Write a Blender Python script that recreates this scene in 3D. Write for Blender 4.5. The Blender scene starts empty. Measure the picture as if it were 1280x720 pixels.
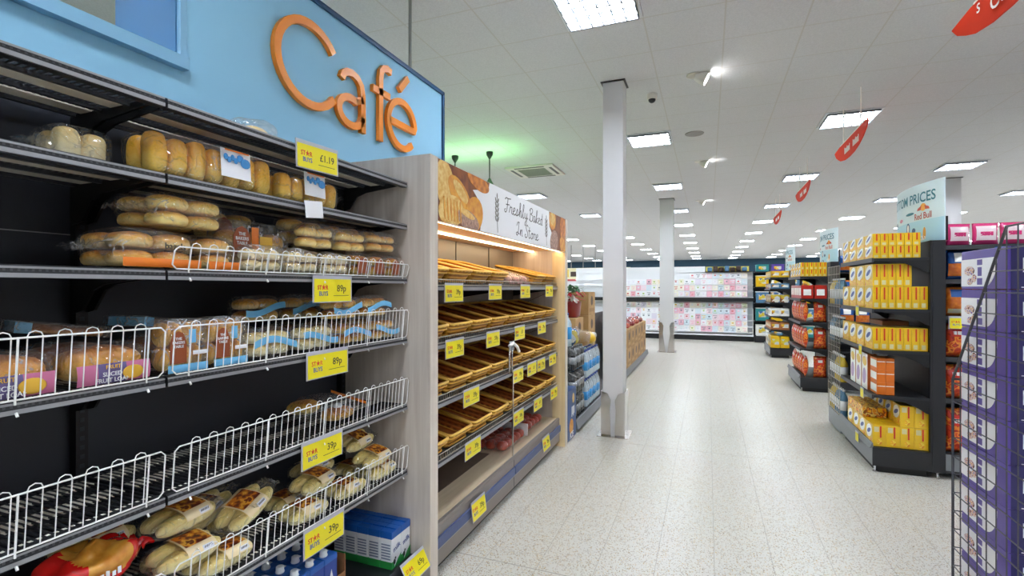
import bpy, bmesh, math, random
from mathutils import Vector, Matrix, noise
PI = math.pi
rnd = random.Random(11)
SC = bpy.context.scene
COL = SC.collection

# ------------------------------------------------------------------ materials
MATS = {}
def srgb(c):
    if isinstance(c, str):
        c = [int(c[i:i + 2], 16) / 255 for i in (0, 2, 4)]
    return tuple((x / 12.92 if x <= .04045 else ((x + .055) / 1.055) ** 2.4) for x in c) + (1,)
def new_mat(name):
    m = bpy.data.materials.new(name); m.use_nodes = True
    nt = m.node_tree
    return m, nt, nt.nodes['Principled BSDF'], nt.nodes['Material Output']
def nd(nt, t, **kw):
    n = nt.nodes.new(t)
    for k, v in kw.items():
        if k in n.inputs: n.inputs[k].default_value = v
        else: setattr(n, k, v)
    return n
def mat(name, col, rough=.5, metal=0, var=None, vscale=8, bump=0, bscale=60, spec=None, coord='Object', coat=0):
    """plain procedural surface: base colour, optional noise towards a second colour, optional bump"""
    if name in MATS: return MATS[name]
    m, nt, b, o = new_mat(name); L = nt.links.new
    b.inputs['Base Color'].default_value = srgb(col)
    b.inputs['Roughness'].default_value = rough
    b.inputs['Metallic'].default_value = metal
    if spec is not None: b.inputs['Specular IOR Level'].default_value = spec
    if coat: b.inputs['Coat Weight'].default_value = coat
    tc = nd(nt, 'ShaderNodeTexCoord')
    if var:
        n = nd(nt, 'ShaderNodeTexNoise', Scale=vscale, Detail=4.0)
        L(tc.outputs[coord], n.inputs['Vector'])
        r = nd(nt, 'ShaderNodeValToRGB')
        r.color_ramp.elements[0].position = .35; r.color_ramp.elements[0].color = srgb(col)
        r.color_ramp.elements[1].position = .65; r.color_ramp.elements[1].color = srgb(var)
        L(n.outputs['Fac'], r.inputs['Fac']); L(r.outputs['Color'], b.inputs['Base Color'])
    if bump:
        n = nd(nt, 'ShaderNodeTexNoise', Scale=bscale, Detail=3.0)
        L(tc.outputs[coord], n.inputs['Vector'])
        bp = nd(nt, 'ShaderNodeBump', Strength=bump, Distance=.004)
        L(n.outputs['Fac'], bp.inputs['Height']); L(bp.outputs['Normal'], b.inputs['Normal'])
    MATS[name] = m
    return m
def emis(name, col, strength):
    if name in MATS: return MATS[name]
    m, nt, b, o = new_mat(name)
    b.inputs['Base Color'].default_value = srgb(col)
    b.inputs['Emission Color'].default_value = srgb(col)
    b.inputs['Emission Strength'].default_value = strength
    MATS[name] = m
    return m
def film_mat(name, gloss=.05, haze=.02, scale=22, glint=.4):
    """clear wrinkled plastic film: glossy, plus white glints painted as diffuse lines along its wrinkles"""
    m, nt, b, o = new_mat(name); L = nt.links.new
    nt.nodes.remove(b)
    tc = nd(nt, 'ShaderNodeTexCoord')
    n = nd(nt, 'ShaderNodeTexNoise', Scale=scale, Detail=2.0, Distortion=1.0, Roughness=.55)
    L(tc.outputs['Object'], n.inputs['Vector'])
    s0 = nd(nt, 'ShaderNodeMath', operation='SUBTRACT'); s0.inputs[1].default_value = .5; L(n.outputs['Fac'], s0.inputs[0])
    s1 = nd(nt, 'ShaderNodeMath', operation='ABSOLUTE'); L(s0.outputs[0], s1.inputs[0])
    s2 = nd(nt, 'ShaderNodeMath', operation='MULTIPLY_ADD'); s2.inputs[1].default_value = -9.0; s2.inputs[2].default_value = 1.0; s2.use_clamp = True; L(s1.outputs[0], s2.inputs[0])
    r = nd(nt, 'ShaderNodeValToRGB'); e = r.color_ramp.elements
    e[0].position = .62; e[0].color = (haze, haze, haze, 1); e[1].position = 1.0; e[1].color = (glint, glint, glint, 1)  # painted glints: diffuse white on the wrinkle lines, fixed whatever the lamps
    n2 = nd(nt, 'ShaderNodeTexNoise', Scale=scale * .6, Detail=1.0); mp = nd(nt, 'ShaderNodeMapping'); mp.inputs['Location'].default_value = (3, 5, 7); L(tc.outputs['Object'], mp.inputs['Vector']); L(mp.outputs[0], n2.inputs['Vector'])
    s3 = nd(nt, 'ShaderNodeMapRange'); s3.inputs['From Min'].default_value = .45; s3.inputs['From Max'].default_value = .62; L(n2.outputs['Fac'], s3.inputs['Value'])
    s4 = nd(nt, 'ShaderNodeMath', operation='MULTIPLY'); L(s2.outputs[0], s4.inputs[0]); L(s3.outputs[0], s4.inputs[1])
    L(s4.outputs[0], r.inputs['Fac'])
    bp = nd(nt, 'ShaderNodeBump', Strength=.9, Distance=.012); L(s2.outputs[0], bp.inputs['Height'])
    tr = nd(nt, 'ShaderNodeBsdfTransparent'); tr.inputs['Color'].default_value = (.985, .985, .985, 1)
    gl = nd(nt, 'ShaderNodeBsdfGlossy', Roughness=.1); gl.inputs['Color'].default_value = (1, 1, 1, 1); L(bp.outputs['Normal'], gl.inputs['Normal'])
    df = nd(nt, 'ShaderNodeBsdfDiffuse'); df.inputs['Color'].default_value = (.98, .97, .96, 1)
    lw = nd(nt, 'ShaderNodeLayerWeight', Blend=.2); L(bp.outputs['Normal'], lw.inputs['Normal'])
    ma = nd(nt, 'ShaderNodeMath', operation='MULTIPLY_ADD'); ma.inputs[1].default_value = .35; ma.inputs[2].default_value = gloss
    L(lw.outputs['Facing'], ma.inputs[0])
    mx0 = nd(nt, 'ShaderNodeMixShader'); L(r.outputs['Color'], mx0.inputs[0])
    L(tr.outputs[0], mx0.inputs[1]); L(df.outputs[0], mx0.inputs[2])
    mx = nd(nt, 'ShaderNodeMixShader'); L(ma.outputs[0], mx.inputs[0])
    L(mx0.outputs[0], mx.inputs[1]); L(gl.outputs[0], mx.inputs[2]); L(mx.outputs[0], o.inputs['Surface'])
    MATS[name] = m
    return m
def bread_mat(name, pale, crust, dark, lo=.2, hi=.8, scale=9):
    """baked crust: browner on the top of each piece, noise mottled, from the piece's own height"""
    m, nt, b, o = new_mat(name); L = nt.links.new
    tc = nd(nt, 'ShaderNodeTexCoord')
    sp = nd(nt, 'ShaderNodeSeparateXYZ'); L(tc.outputs['Generated'], sp.inputs[0])
    n = nd(nt, 'ShaderNodeTexNoise', Scale=scale, Detail=5.0, Roughness=.65); L(tc.outputs['Object'], n.inputs['Vector'])
    n.inputs['Scale'].default_value = scale * 4
    ma = nd(nt, 'ShaderNodeMath', operation='MULTIPLY_ADD'); ma.inputs[1].default_value = .7; ma.inputs[2].default_value = -.35
    L(n.outputs['Fac'], ma.inputs[0])
    ad = nd(nt, 'ShaderNodeMath', operation='ADD'); L(ma.outputs[0], ad.inputs[0]); L(sp.outputs['Z'], ad.inputs[1])
    r = nd(nt, 'ShaderNodeValToRGB'); cr = r.color_ramp
    cr.elements[0].position = lo; cr.elements[0].color = srgb(pale)
    cr.elements[1].position = hi; cr.elements[1].color = srgb(dark)
    e = cr.elements.new((lo + hi) / 2); e.color = srgb(crust)
    L(ad.outputs[0], r.inputs['Fac']); L(r.outputs['Color'], b.inputs['Base Color'])
    b.inputs['Roughness'].default_value = .55
    bp = nd(nt, 'ShaderNodeBump', Strength=.25, Distance=.003); L(n.outputs['Fac'], bp.inputs['Height']); L(bp.outputs['Normal'], b.inputs['Normal'])
    MATS[name] = m
    return m
def wood_mat(name, c0, c1, rough=.45, axis='Z', scale=1.0):
    m, nt, b, o = new_mat(name); L = nt.links.new
    tc = nd(nt, 'ShaderNodeTexCoord'); mp = nd(nt, 'ShaderNodeMapping')
    s = {'Z': (34, 34, 1.6), 'Y': (34, 1.6, 34), 'X': (1.6, 34, 34)}[axis]
    mp.inputs['Scale'].default_value = tuple(x * scale for x in s)
    L(tc.outputs['Object'], mp.inputs['Vector'])
    n = nd(nt, 'ShaderNodeTexNoise', Scale=1.0, Detail=5.0, Roughness=.6, Distortion=.4); L(mp.outputs[0], n.inputs['Vector'])
    r = nd(nt, 'ShaderNodeValToRGB')
    r.color_ramp.elements[0].position = .3; r.color_ramp.elements[0].color = srgb(c0)
    r.color_ramp.elements[1].position = .7; r.color_ramp.elements[1].color = srgb(c1)
    L(n.outputs['Fac'], r.inputs['Fac']); L(r.outputs['Color'], b.inputs['Base Color'])
    b.inputs['Roughness'].default_value = rough
    MATS[name] = m
    return m
def wicker_mat(name, c0, c1):
    m, nt, b, o = new_mat(name); L = nt.links.new
    tc = nd(nt, 'ShaderNodeTexCoord')
    ws = []
    for d, sc in (('Z', 70), ('Y', 40), ('X', 40)):
        w = nd(nt, 'ShaderNodeTexWave', Scale=sc / 6, Distortion=1.0, bands_direction=d); L(tc.outputs['Object'], w.inputs['Vector']); ws.append(w)
    a = nd(nt, 'ShaderNodeMath', operation='MULTIPLY'); L(ws[1].outputs['Fac'], a.inputs[0]); L(ws[2].outputs['Fac'], a.inputs[1])
    c = nd(nt, 'ShaderNodeMath', operation='MAXIMUM'); L(a.outputs[0], c.inputs[0]); L(ws[0].outputs['Fac'], c.inputs[1])
    r = nd(nt, 'ShaderNodeValToRGB'); r.color_ramp.elements[0].color = srgb(c0); r.color_ramp.elements[1].color = srgb(c1)
    L(c.outputs[0], r.inputs['Fac']); L(r.outputs['Color'], b.inputs['Base Color'])
    b.inputs['Roughness'].default_value = .4
    bp = nd(nt, 'ShaderNodeBump', Strength=.8, Distance=.004); L(c.outputs[0], bp.inputs['Height']); L(bp.outputs['Normal'], b.inputs['Normal'])
    MATS[name] = m
    return m
def patch_mat(name, cols, scale=6, rough=.35, coat=0, kind='noise', coord='Object', stretch=(1, 1, 1)):
    """packaging print: hard-edged patches of several inks"""
    m, nt, b, o = new_mat(name); L = nt.links.new
    tc = nd(nt, 'ShaderNodeTexCoord'); mp = nd(nt, 'ShaderNodeMapping'); mp.inputs['Scale'].default_value = stretch
    L(tc.outputs[coord], mp.inputs['Vector'])
    if kind == 'noise':
        n = nd(nt, 'ShaderNodeTexNoise', Scale=scale, Detail=1.5); L(mp.outputs[0], n.inputs['Vector']); out = n.outputs['Fac']
    else:
        n = nd(nt, 'ShaderNodeTexVoronoi', Scale=scale); L(mp.outputs[0], n.inputs['Vector'])
        s = nd(nt, 'ShaderNodeSeparateColor'); L(n.outputs['Color'], s.inputs[0]); out = s.outputs[0]
    r = nd(nt, 'ShaderNodeValToRGB'); cr = r.color_ramp; cr.interpolation = 'CONSTANT'
    k = len(cols)
    lo, hi = (.3, .68) if kind == 'noise' else (0, 1)
    while len(cr.elements) < k: cr.elements.new(.5)
    for i, c in enumerate(cols):
        cr.elements[i].position = 0 if i == 0 else lo + (hi - lo) * i / k
        cr.elements[i].color = srgb(c)
    L(out, r.inputs['Fac']); L(r.outputs['Color'], b.inputs['Base Color'])
    b.inputs['Roughness'].default_value = rough
    if coat: b.inputs['Coat Weight'].default_value = coat; b.inputs['Coat Roughness'].default_value = .15
    MATS[name] = m
    return m
M = MATS

# ------------------------------------------------------------------ mesh builder
def wloc(p):
    v = Vector((0, 0, 0))
    while p is not None: v += p.location; p = p.parent
    return v
class MB:
    def __init__(s): s.v, s.f, s.m, s.x = [], [], [], None
    def add(s, vs, fs, m=0):
        b = len(s.v)
        s.v += [(s.x @ Vector(p)) if s.x is not None else Vector(p) for p in vs]
        s.f += [tuple(b + i for i in f) for f in fs]; s.m += [m] * len(fs)
        return s
    def box(s, x0, x1, y0, y1, z0, z1, m=0):
        return s.add([(x0, y0, z0), (x1, y0, z0), (x1, y1, z0), (x0, y1, z0), (x0, y0, z1), (x1, y0, z1), (x1, y1, z1), (x0, y1, z1)],
                     [(0, 3, 2, 1), (4, 5, 6, 7), (0, 1, 5, 4), (1, 2, 6, 5), (2, 3, 7, 6), (3, 0, 4, 7)], m)
    def bbox(s, x0, x1, y0, y1, z0, z1, b=.003, m=0):
        """box with chamfered edges"""
        vs, ix = [], {}
        X, Y, Z = (x0, x1), (y0, y1), (z0, z1)
        for i in (0, 1):
            for j in (0, 1):
                for k in (0, 1):
                    sx, sy, sz = (1 - 2 * i) * b, (1 - 2 * j) * b, (1 - 2 * k) * b
                    ix[i, j, k] = len(vs)
                    vs += [(X[i], Y[j] + sy, Z[k] + sz), (X[i] + sx, Y[j], Z[k] + sz), (X[i] + sx, Y[j] + sy, Z[k])]
        fs = []
        for i in (0, 1):
            q = [ix[i, 0, 0], ix[i, 1, 0], ix[i, 1, 1], ix[i, 0, 1]]; fs.append(tuple(q if i else q[::-1]))
            q = [ix[0, i, 0] + 1, ix[1, i, 0] + 1, ix[1, i, 1] + 1, ix[0, i, 1] + 1]; fs.append(tuple(q[::-1] if i else q))
            q = [ix[0, 0, i] + 2, ix[1, 0, i] + 2, ix[1, 1, i] + 2, ix[0, 1, i] + 2]; fs.append(tuple(q if i else q[::-1]))
        for i in (0, 1):
            for j in (0, 1):
                a, c = ix[i, j, 0], ix[i, j, 1]; fs.append((a, a + 1, c + 1, c))
                a, c = ix[i, 0, j], ix[i, 1, j]; fs.append((a, a + 2, c + 2, c))
                a, c = ix[0, i, j] + 1, ix[1, i, j] + 1; fs.append((a, a + 1, c + 1, c))
        for k in ix.values(): fs.append((k, k + 1, k + 2))
        return s.add(vs, fs, m)
    def tube(s, pts, r, n=6, m=0, closed=False):
        pts = [Vector(p) for p in pts]; N = len(pts); vs, fs = [], []
        up = None
        for i, p in enumerate(pts):
            a = pts[(i - 1) % N] if (i or closed) else p; c = pts[(i + 1) % N] if (i < N - 1 or closed) else p
            t = (c - a).normalized()
            if up is None: up = Vector((0, 0, 1)) if abs(t.z) < .9 else Vector((1, 0, 0))
            u = t.cross(up); u = u.normalized() if u.length > 1e-6 else t.orthogonal().normalized()
            w = u.cross(t).normalized(); up = w
            for k in range(n):
                q = 2 * PI * k / n; vs.append(p + (u * math.cos(q) + w * math.sin(q)) * r)
        for i in range(N if closed else N - 1):
            j = (i + 1) % N
            for k in range(n): fs.append((i * n + k, i * n + (k + 1) % n, j * n + (k + 1) % n, j * n + k))
        if not closed: fs += [tuple(range(n))[::-1], tuple((N - 1) * n + k for k in range(n))]
        return s.add(vs, fs, m)
    def lathe(s, prof, n=16, m=0, at=(0, 0, 0)):
        vs, fs = [], []
        for r, z in prof:
            for k in range(n): vs.append((at[0] + r * math.cos(2 * PI * k / n), at[1] + r * math.sin(2 * PI * k / n), at[2] + z))
        for i in range(len(prof) - 1):
            for k in range(n): fs.append((i * n + k, i * n + (k + 1) % n, (i + 1) * n + (k + 1) % n, (i + 1) * n + k))
        fs += [tuple(range(n))[::-1], tuple((len(prof) - 1) * n + k for k in range(n))]
        return s.add(vs, fs, m)
    def prism(s, poly, axis, a, b, m=0):
        """polygon (2D, CCW) extruded from a to b along axis; 2D coords are the other two axes in order"""
        def P(p, t): return {'x': (t, p[0], p[1]), 'y': (p[0], t, p[1]), 'z': (p[0], p[1], t)}[axis]
        n = len(poly); vs = [P(p, a) for p in poly] + [P(p, b) for p in poly]
        fs = [tuple(range(n))[::-1], tuple(range(n, 2 * n))] + [(i, (i + 1) % n, n + (i + 1) % n, n + i) for i in range(n)]
        return s.add(vs, fs, m)
    def blob(s, c, rad, e=2.0, e2=None, nu=16, nv=10, amp=0, freq=20, seed=0, m=0, flat=0):
        """superellipsoid, optionally noise-displaced and flattened underneath"""
        e2 = e2 or e; vs, fs = [], []
        def sg(x, p): return math.copysign(abs(x) ** (2 / p), x)
        for j in range(nv + 1):
            ph = -PI / 2 + PI * j / nv
            for i in range(nu):
                th = 2 * PI * i / nu
                d = Vector((sg(math.cos(ph), e2) * sg(math.cos(th), e), sg(math.cos(ph), e2) * sg(math.sin(th), e), sg(math.sin(ph), e2)))
                p = Vector((d.x * rad[0], d.y * rad[1], d.z * rad[2]))
                if flat and p.z < -flat * rad[2]: p.z = -flat * rad[2]
                if amp:
                    k = noise.noise(p * freq + Vector((seed * 7.1, seed * 3.3, seed)))
                    p += d * (amp * k)
                vs.append(p + Vector(c))
        for j in range(nv):
            for i in range(nu):
                q = (j * nu + i, j * nu + (i + 1) % nu, (j + 1) * nu + (i + 1) % nu, (j + 1) * nu + i)
                fs.append(q)
        return s.add(vs, fs, m)
    def grid(s, P, nu, nv, m=0):
        vs = [P(i / nu, j / nv) for j in range(nv + 1) for i in range(nu + 1)]
        fs = [(j * (nu + 1) + i, j * (nu + 1) + i + 1, (j + 1) * (nu + 1) + i + 1, (j + 1) * (nu + 1) + i) for j in range(nv) for i in range(nu)]
        return s.add(vs, fs, m)
    def mesh(s, name, mats, smooth=False, off=None):
        me = bpy.data.meshes.new(name)
        vs = [tuple(p - off) for p in s.v] if off is not None else [tuple(p) for p in s.v]
        me.from_pydata(vs, [], s.f)
        for mt in (mats if isinstance(mats, (list, tuple)) else [mats]): me.materials.append(M[mt] if isinstance(mt, str) else mt)
        me.polygons.foreach_set('material_index', s.m)
        bm = bmesh.new(); bm.from_mesh(me)
        bmesh.ops.remove_doubles(bm, verts=bm.verts, dist=1e-6)
        bmesh.ops.recalc_face_normals(bm, faces=bm.faces)
        bm.to_mesh(me); bm.free()
        if smooth: me.shade_smooth() if smooth is True else me.shade_auto_smooth(smooth) if hasattr(me, 'shade_auto_smooth') else me.shade_smooth()
        return me
    def build(s, name, mats, parent=None, smooth=False, world=True):
        """link as ONE object; with world=True the coordinates are world ones even under a parent"""
        off = None
        if parent is not None and world: off = wloc(parent)
        elif parent is None and world:
            off = Vector([(min(p[i] for p in s.v) + max(p[i] for p in s.v)) / 2 for i in (0, 1)] + [min(p[2] for p in s.v)])
        me = s.mesh(name, mats, smooth, off)
        o = bpy.data.objects.new(name, me); COL.objects.link(o)
        if parent is not None: o.parent = parent
        elif off is not None: o.location = off
        return o
def tag(o, label=None, cat=None, group=None, kind=None):
    if label: o['label'] = label
    if cat: o['category'] = cat
    if group: o['group'] = group
    if kind: o['kind'] = kind
    return o
def empty(name, loc, label=None, cat=None, group=None, rz=0):
    o = bpy.data.objects.new(name, None); COL.objects.link(o); o.location = loc; o.rotation_euler.z = rz
    o.empty_display_size = .05
    return tag(o, label, cat, group)
def copy_tree(o, parent=None):
    c = o.copy(); COL.objects.link(c); c.parent = parent
    for ch in list(o.children): copy_tree(ch, c)
    return c
_TXT = {}
def text_mesh(body, size, mt, ext=.0006, align='CENTER', bold=0):
    k = (body, size, mt, align, bold)
    if k in _TXT: return _TXT[k]
    cu = bpy.data.curves.new('t', 'FONT'); cu.body = body; cu.size = size; cu.extrude = ext; cu.align_x = align; cu.align_y = 'CENTER'; cu.offset = bold * size
    cu.resolution_u = 3
    ob = bpy.data.objects.new('t', cu); COL.objects.link(ob)
    me = bpy.data.meshes.new_from_object(ob); me.name = 'lettering'
    bpy.data.objects.remove(ob); bpy.data.curves.remove(cu)
    me.materials.clear(); me.materials.append(M[mt])
    _TXT[k] = me
    return me
FACE_PX = Matrix(((0, 0, 1), (1, 0, 0), (0, 1, 0))).to_4x4()     # text reading along +Y on a face looking to +X
FACE_NX = Matrix(((0, 0, -1), (-1, 0, 0), (0, 1, 0))).to_4x4()   # reading along -Y on a face looking to -X
FACE_NY = Matrix(((1, 0, 0), (0, 0, -1), (0, 1, 0))).to_4x4()    # reading along +X on a face looking to -Y
def text(body, size, mt, parent, loc, face, sx=1.0, name='lettering', align='CENTER', bold=0, world=True):
    o = bpy.data.objects.new(name, text_mesh(body, size, mt, align=align, bold=bold)); COL.objects.link(o)
    o.parent = parent
    l = Vector(loc) - (wloc(parent) if (parent is not None and world) else Vector((0, 0, 0)))
    o.matrix_local = Matrix.Translation(l) @ face @ Matrix.Diagonal((sx, 1, 1, 1))
    return o
ORD = 'first second third fourth fifth sixth seventh eighth ninth tenth eleventh twelfth thirteenth fourteenth fifteenth sixteenth seventeenth eighteenth'.split()
EXPO = 1.5
# ------------------------------------------------------------------ materials in use
mat('white_paint', 'e9e6e2', .5); mat('column_paint', 'd9d8da', .45)
mat('navy_wall', '1b4258', .6); mat('wall_light', 'd8d6d2', .7); mat('beige', 'c9ba94', .7)
mat('cafe_blue', '98cfee', .75, var='95ccec', vscale=1.2); mat('cafe_trim', '1c4f7c', .5); mat('cafe_blue_frame', '8abddd', .55)
mat('cafe_blue_shaded', '4c83ae', .6)
mat('orange_letter', 'fd9426', .4)
mat('steel', 'd2d0cd', .16, 1.0, bump=.03, bscale=20); mat('chrome', 'd8d8da', .18, 1.0); mat('rod_grey', '9a9a98', .4, .5)
mat('shelf_black', '2b2c30', .4, .2, bump=.15, bscale=300); mat('shelf_grey', '4a4b4f', .4, .3); mat('edge_grey', '9b9ca0', .35, .3); mat('back_navy', '2b2e37', .5)
mat('bracket_black', '0e0f11', .5)
mat('wire_white', 'f0f0ee', .35); mat('wire_dark', '5b5a60', .35, .6); mat('wire_zinc', 'b9b4aa', .35, .7)
mat('slat_metal', 'ece6d8', .45)
wood_mat('panel_wood', 'c2b5ab', 'd6ccc2', .45); wood_mat('panel_edge', 'd6cabd', 'e4dace', .45); wood_mat('warm_wood', 'dcc193', 'e8d2a6', .45)
mat('bakery_grey', '8d8580', .4, .2); mat('bumper_blue', '4a5a86', .4); mat('kick_black', '151515', .6)
mat('bakery_back', '8b837b', .35, .2)
wood_mat('deck_wood', '8a7b6f', '9c8d80', .5, 'Y'); mat('deck_paper', 'e2c9a6', .6)
mat('gondola_black', '212226', .45, bump=.1, bscale=300); mat('gondola_grey', '3a3b3f', .45); mat('base_grey', '82868a', .4, .3)
mat('tag_yellow', 'f2e21c', .4); mat('tag_grey', 'b9b9c6', .35); mat('ink_red', 'e0492e', .5); mat('ink_blue', '5b6bb0', .5); mat('ink_dark', '3c3a36', .5)
mat('paper_white', 'f4f4f6', .5); mat('black_plastic', '18181a', .35)
mat('sign_red', 'dc3000', .6, spec=.2); mat('sign_white', 'fbf6f2', .4); mat('yellow', 'f6d32a', .35); mat('black_ink', '1e1e22', .4)
emis('tube_light', 'ecf4ff', 34.0); emis('spot_light', 'ffffff', 20.0); emis('led_warm', 'ffedc4', 4.2); emis('green_glow', '9dffae', 30.0)
emis('far_tube', 'ecf4ff', 12.0)
mat('louvre', 'd9dde2', .3, .3); mat('reflector', '2e3136', .5); mat('fin', '70757c', .4, .3); mat('vent_grey', '8d8a85', .5); mat('cassette', 'd9d4cc', .5)

def floor_mat():
    m, nt, b, o = new_mat('terrazzo'); L = nt.links.new
    g = nd(nt, 'ShaderNodeNewGeometry'); sp = nd(nt, 'ShaderNodeSeparateXYZ'); L(g.outputs['Position'], sp.inputs[0])
    def line(sock, off, per, w):
        a = nd(nt, 'ShaderNodeMath', operation='ADD'); a.inputs[1].default_value = -off + 100 * per; L(sock, a.inputs[0])
        p = nd(nt, 'ShaderNodeMath', operation='PINGPONG'); p.inputs[1].default_value = per / 2; L(a.outputs[0], p.inputs[0])
        c = nd(nt, 'ShaderNodeMath', operation='LESS_THAN'); c.inputs[1].default_value = w; L(p.outputs[0], c.inputs[0])
        return c.outputs[0]
    l1 = line(sp.outputs['X'], .032, .3, .0013); l2 = line(sp.outputs['Y'], 4.962, 2.4, .003); l3 = line(sp.outputs['Y'], 4.962, .3, .001)
    mx = nd(nt, 'ShaderNodeMath', operation='MAXIMUM'); L(l1, mx.inputs[0]); L(l2, mx.inputs[1])
    h = nd(nt, 'ShaderNodeMath', operation='MULTIPLY'); h.inputs[1].default_value = .3; L(l3, h.inputs[0])
    ln = nd(nt, 'ShaderNodeMath', operation='MAXIMUM'); L(mx.outputs[0], ln.inputs[0]); L(h.outputs[0], ln.inputs[1])
    base = nd(nt, 'ShaderNodeTexNoise', Scale=1.3, Detail=3.0); L(g.outputs['Position'], base.inputs['Vector'])
    r0 = nd(nt, 'ShaderNodeValToRGB'); r0.color_ramp.elements[0].color = srgb('d2cfc5'); r0.color_ramp.elements[1].color = srgb('d6d4cd')
    L(base.outputs['Fac'], r0.inputs['Fac']); col = r0.outputs['Color']
    for sc, thr, keep, ramp in ((135, .36, .5, ('5f4f3e', 'a88758', '74695c')), (75, .32, .40, ('b79c70', 'd0b98f', '937d5c'))):
        v = nd(nt, 'ShaderNodeTexVoronoi', Scale=sc, Randomness=1.0); L(g.outputs['Position'], v.inputs['Vector'])
        c1 = nd(nt, 'ShaderNodeMath', operation='LESS_THAN'); c1.inputs[1].default_value = thr; L(v.outputs['Distance'], c1.inputs[0])
        s = nd(nt, 'ShaderNodeSeparateColor'); L(v.outputs['Color'], s.inputs[0])
        c2 = nd(nt, 'ShaderNodeMath', operation='LESS_THAN'); c2.inputs[1].default_value = keep; L(s.outputs[0], c2.inputs[0])
        k = nd(nt, 'ShaderNodeMath', operation='MULTIPLY'); L(c1.outputs[0], k.inputs[0]); L(c2.outputs[0], k.inputs[1])
        rr = nd(nt, 'ShaderNodeValToRGB'); rr.color_ramp.elements[0].color = srgb(ramp[0]); rr.color_ramp.elements[1].color = srgb(ramp[2]); e = rr.color_ramp.elements.new(.5); e.color = srgb(ramp[1])
        L(s.outputs[1], rr.inputs['Fac'])
        mc = nd(nt, 'ShaderNodeMix', data_type='RGBA'); L(k.outputs[0], mc.inputs[0]); L(col, mc.inputs[6]); L(rr.outputs['Color'], mc.inputs[7]); col = mc.outputs[2]
    ml = nd(nt, 'ShaderNodeMix', data_type='RGBA'); L(ln.outputs[0], ml.inputs[0]); L(col, ml.inputs[6]); ml.inputs[7].default_value = srgb('a09a90')
    L(ml.outputs[2], b.inputs['Base Color']); b.inputs['Roughness'].default_value = .3
    M['terrazzo'] = m
def ceil_mat():
    m, nt, b, o = new_mat('ceiling_tiles'); L = nt.links.new
    g = nd(nt, 'ShaderNodeNewGeometry'); sp = nd(nt, 'ShaderNodeSeparateXYZ'); L(g.outputs['Position'], sp.inputs[0])
    def line(sock, off, per, w):
        a = nd(nt, 'ShaderNodeMath', operation='ADD'); a.inputs[1].default_value = -off + 100 * per; L(sock, a.inputs[0])
        p = nd(nt, 'ShaderNodeMath', operation='PINGPONG'); p.inputs[1].default_value = per / 2; L(a.outputs[0], p.inputs[0])
        c = nd(nt, 'ShaderNodeMath', operation='LESS_THAN'); c.inputs[1].default_value = w; L(p.outputs[0], c.inputs[0])
        return c.outputs[0]
    mx = nd(nt, 'ShaderNodeMath', operation='MAXIMUM'); L(line(sp.outputs['X'], -1.075, .6, .006), mx.inputs[0]); L(line(sp.outputs['Y'], 4.03, .6, .006), mx.inputs[1])
    n = nd(nt, 'ShaderNodeTexNoise', Scale=90.0, Detail=2.0); L(g.outputs['Position'], n.inputs['Vector'])
    r = nd(nt, 'ShaderNodeValToRGB'); r.color_ramp.elements[0].position = .4; r.color_ramp.elements[0].color = srgb('c9c9cb'); r.color_ramp.elements[1].position = .6; r.color_ramp.elements[1].color = srgb('d1d1d3')
    L(n.outputs['Fac'], r.inputs['Fac'])
    ml = nd(nt, 'ShaderNodeMix', data_type='RGBA'); L(mx.outputs[0], ml.inputs[0]); L(r.outputs['Color'], ml.inputs[6]); ml.inputs[7].default_value = srgb('c3c0bc')
    L(ml.outputs[2], b.inputs['Base Color']); b.inputs['Roughness'].default_value = .8
    M['ceiling_tiles'] = m
floor_mat(); ceil_mat()

# ------------------------------------------------------------------ room shell
CEIL = 3.64
XW0, XW1, YW0, YW1 = -16.0, 22.0, -9.0, 40.0
def struct(o): o['kind'] = 'structure'; return o
struct(MB().box(XW0 - .2, XW1 + .2, YW0 - .2, YW1 + .2, -.12, 0).build('floor', 'terrazzo'))
struct(MB().box(XW0 - .2, XW1 + .2, YW0 - .2, YW1 + .2, CEIL, CEIL + .12).build('ceiling', 'ceiling_tiles'))
struct(MB().box(XW0 - .2, XW1 + .2, YW1, YW1 + .2, 0, CEIL).build('wall_back', 'navy_wall'))
struct(MB().box(XW0 - .2, XW1 + .2, YW0 - .2, YW0, 0, CEIL).build('wall_front', 'wall_light'))
struct(MB().box(XW0 - .2, XW0, YW0, YW1, 0, CEIL).build('wall_left', 'wall_light'))
struct(MB().box(XW1, XW1 + .2, YW0, YW1, 0, CEIL).build('wall_right', 'wall_light'))
struct(MB().box(-4.7, -4.6, -5, 3.0, 0, CEIL).build('wall_cafe_inner', 'beige'))

# café partition with its hatch opening
XB, XF = -2.22, -1.86
hy0, hy1, hz0, hz1 = -1.2, 1.294, 2.385, 2.86
wb = MB().box(XB, XF, -5, hy0, 0, 2.985).box(XB, XF, hy1, 3.318, 0, 2.985).box(XB, XF, hy0, hy1, 0, hz0).box(XB, XF, hy0, hy1, hz1, 2.985)
wall = struct(wb.build('wall_cafe', 'cafe_blue'))
t = MB().box(XF, XF + .012, -5, 3.318, 2.967, 2.99).box(XF, XF + .012, 3.297, 3.322, 0, 2.99).box(XB, XF + .012, 3.318, 3.324, 0, 2.99).box(XB, XF + .012, -5, 3.324, 2.985, 2.993)
struct(t.build('trim_1', 'cafe_trim'))
h = MB()
h.box(XF, XF + .035, hy0 - .03, hy1 + .022, hz0 - .042, hz0 + .004).box(XF, XF + .02, hy1 - .002, hy1 + .022, hz0, hz1 + .03).box(XF, XF + .02, hy0 - .03, hy1 + .022, hz1, hz1 + .03).box(XF, XF + .02, hy0 - .03, hy0, hz0, hz1)
struct(h.build('trim_2', 'cafe_blue_frame'))
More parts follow.
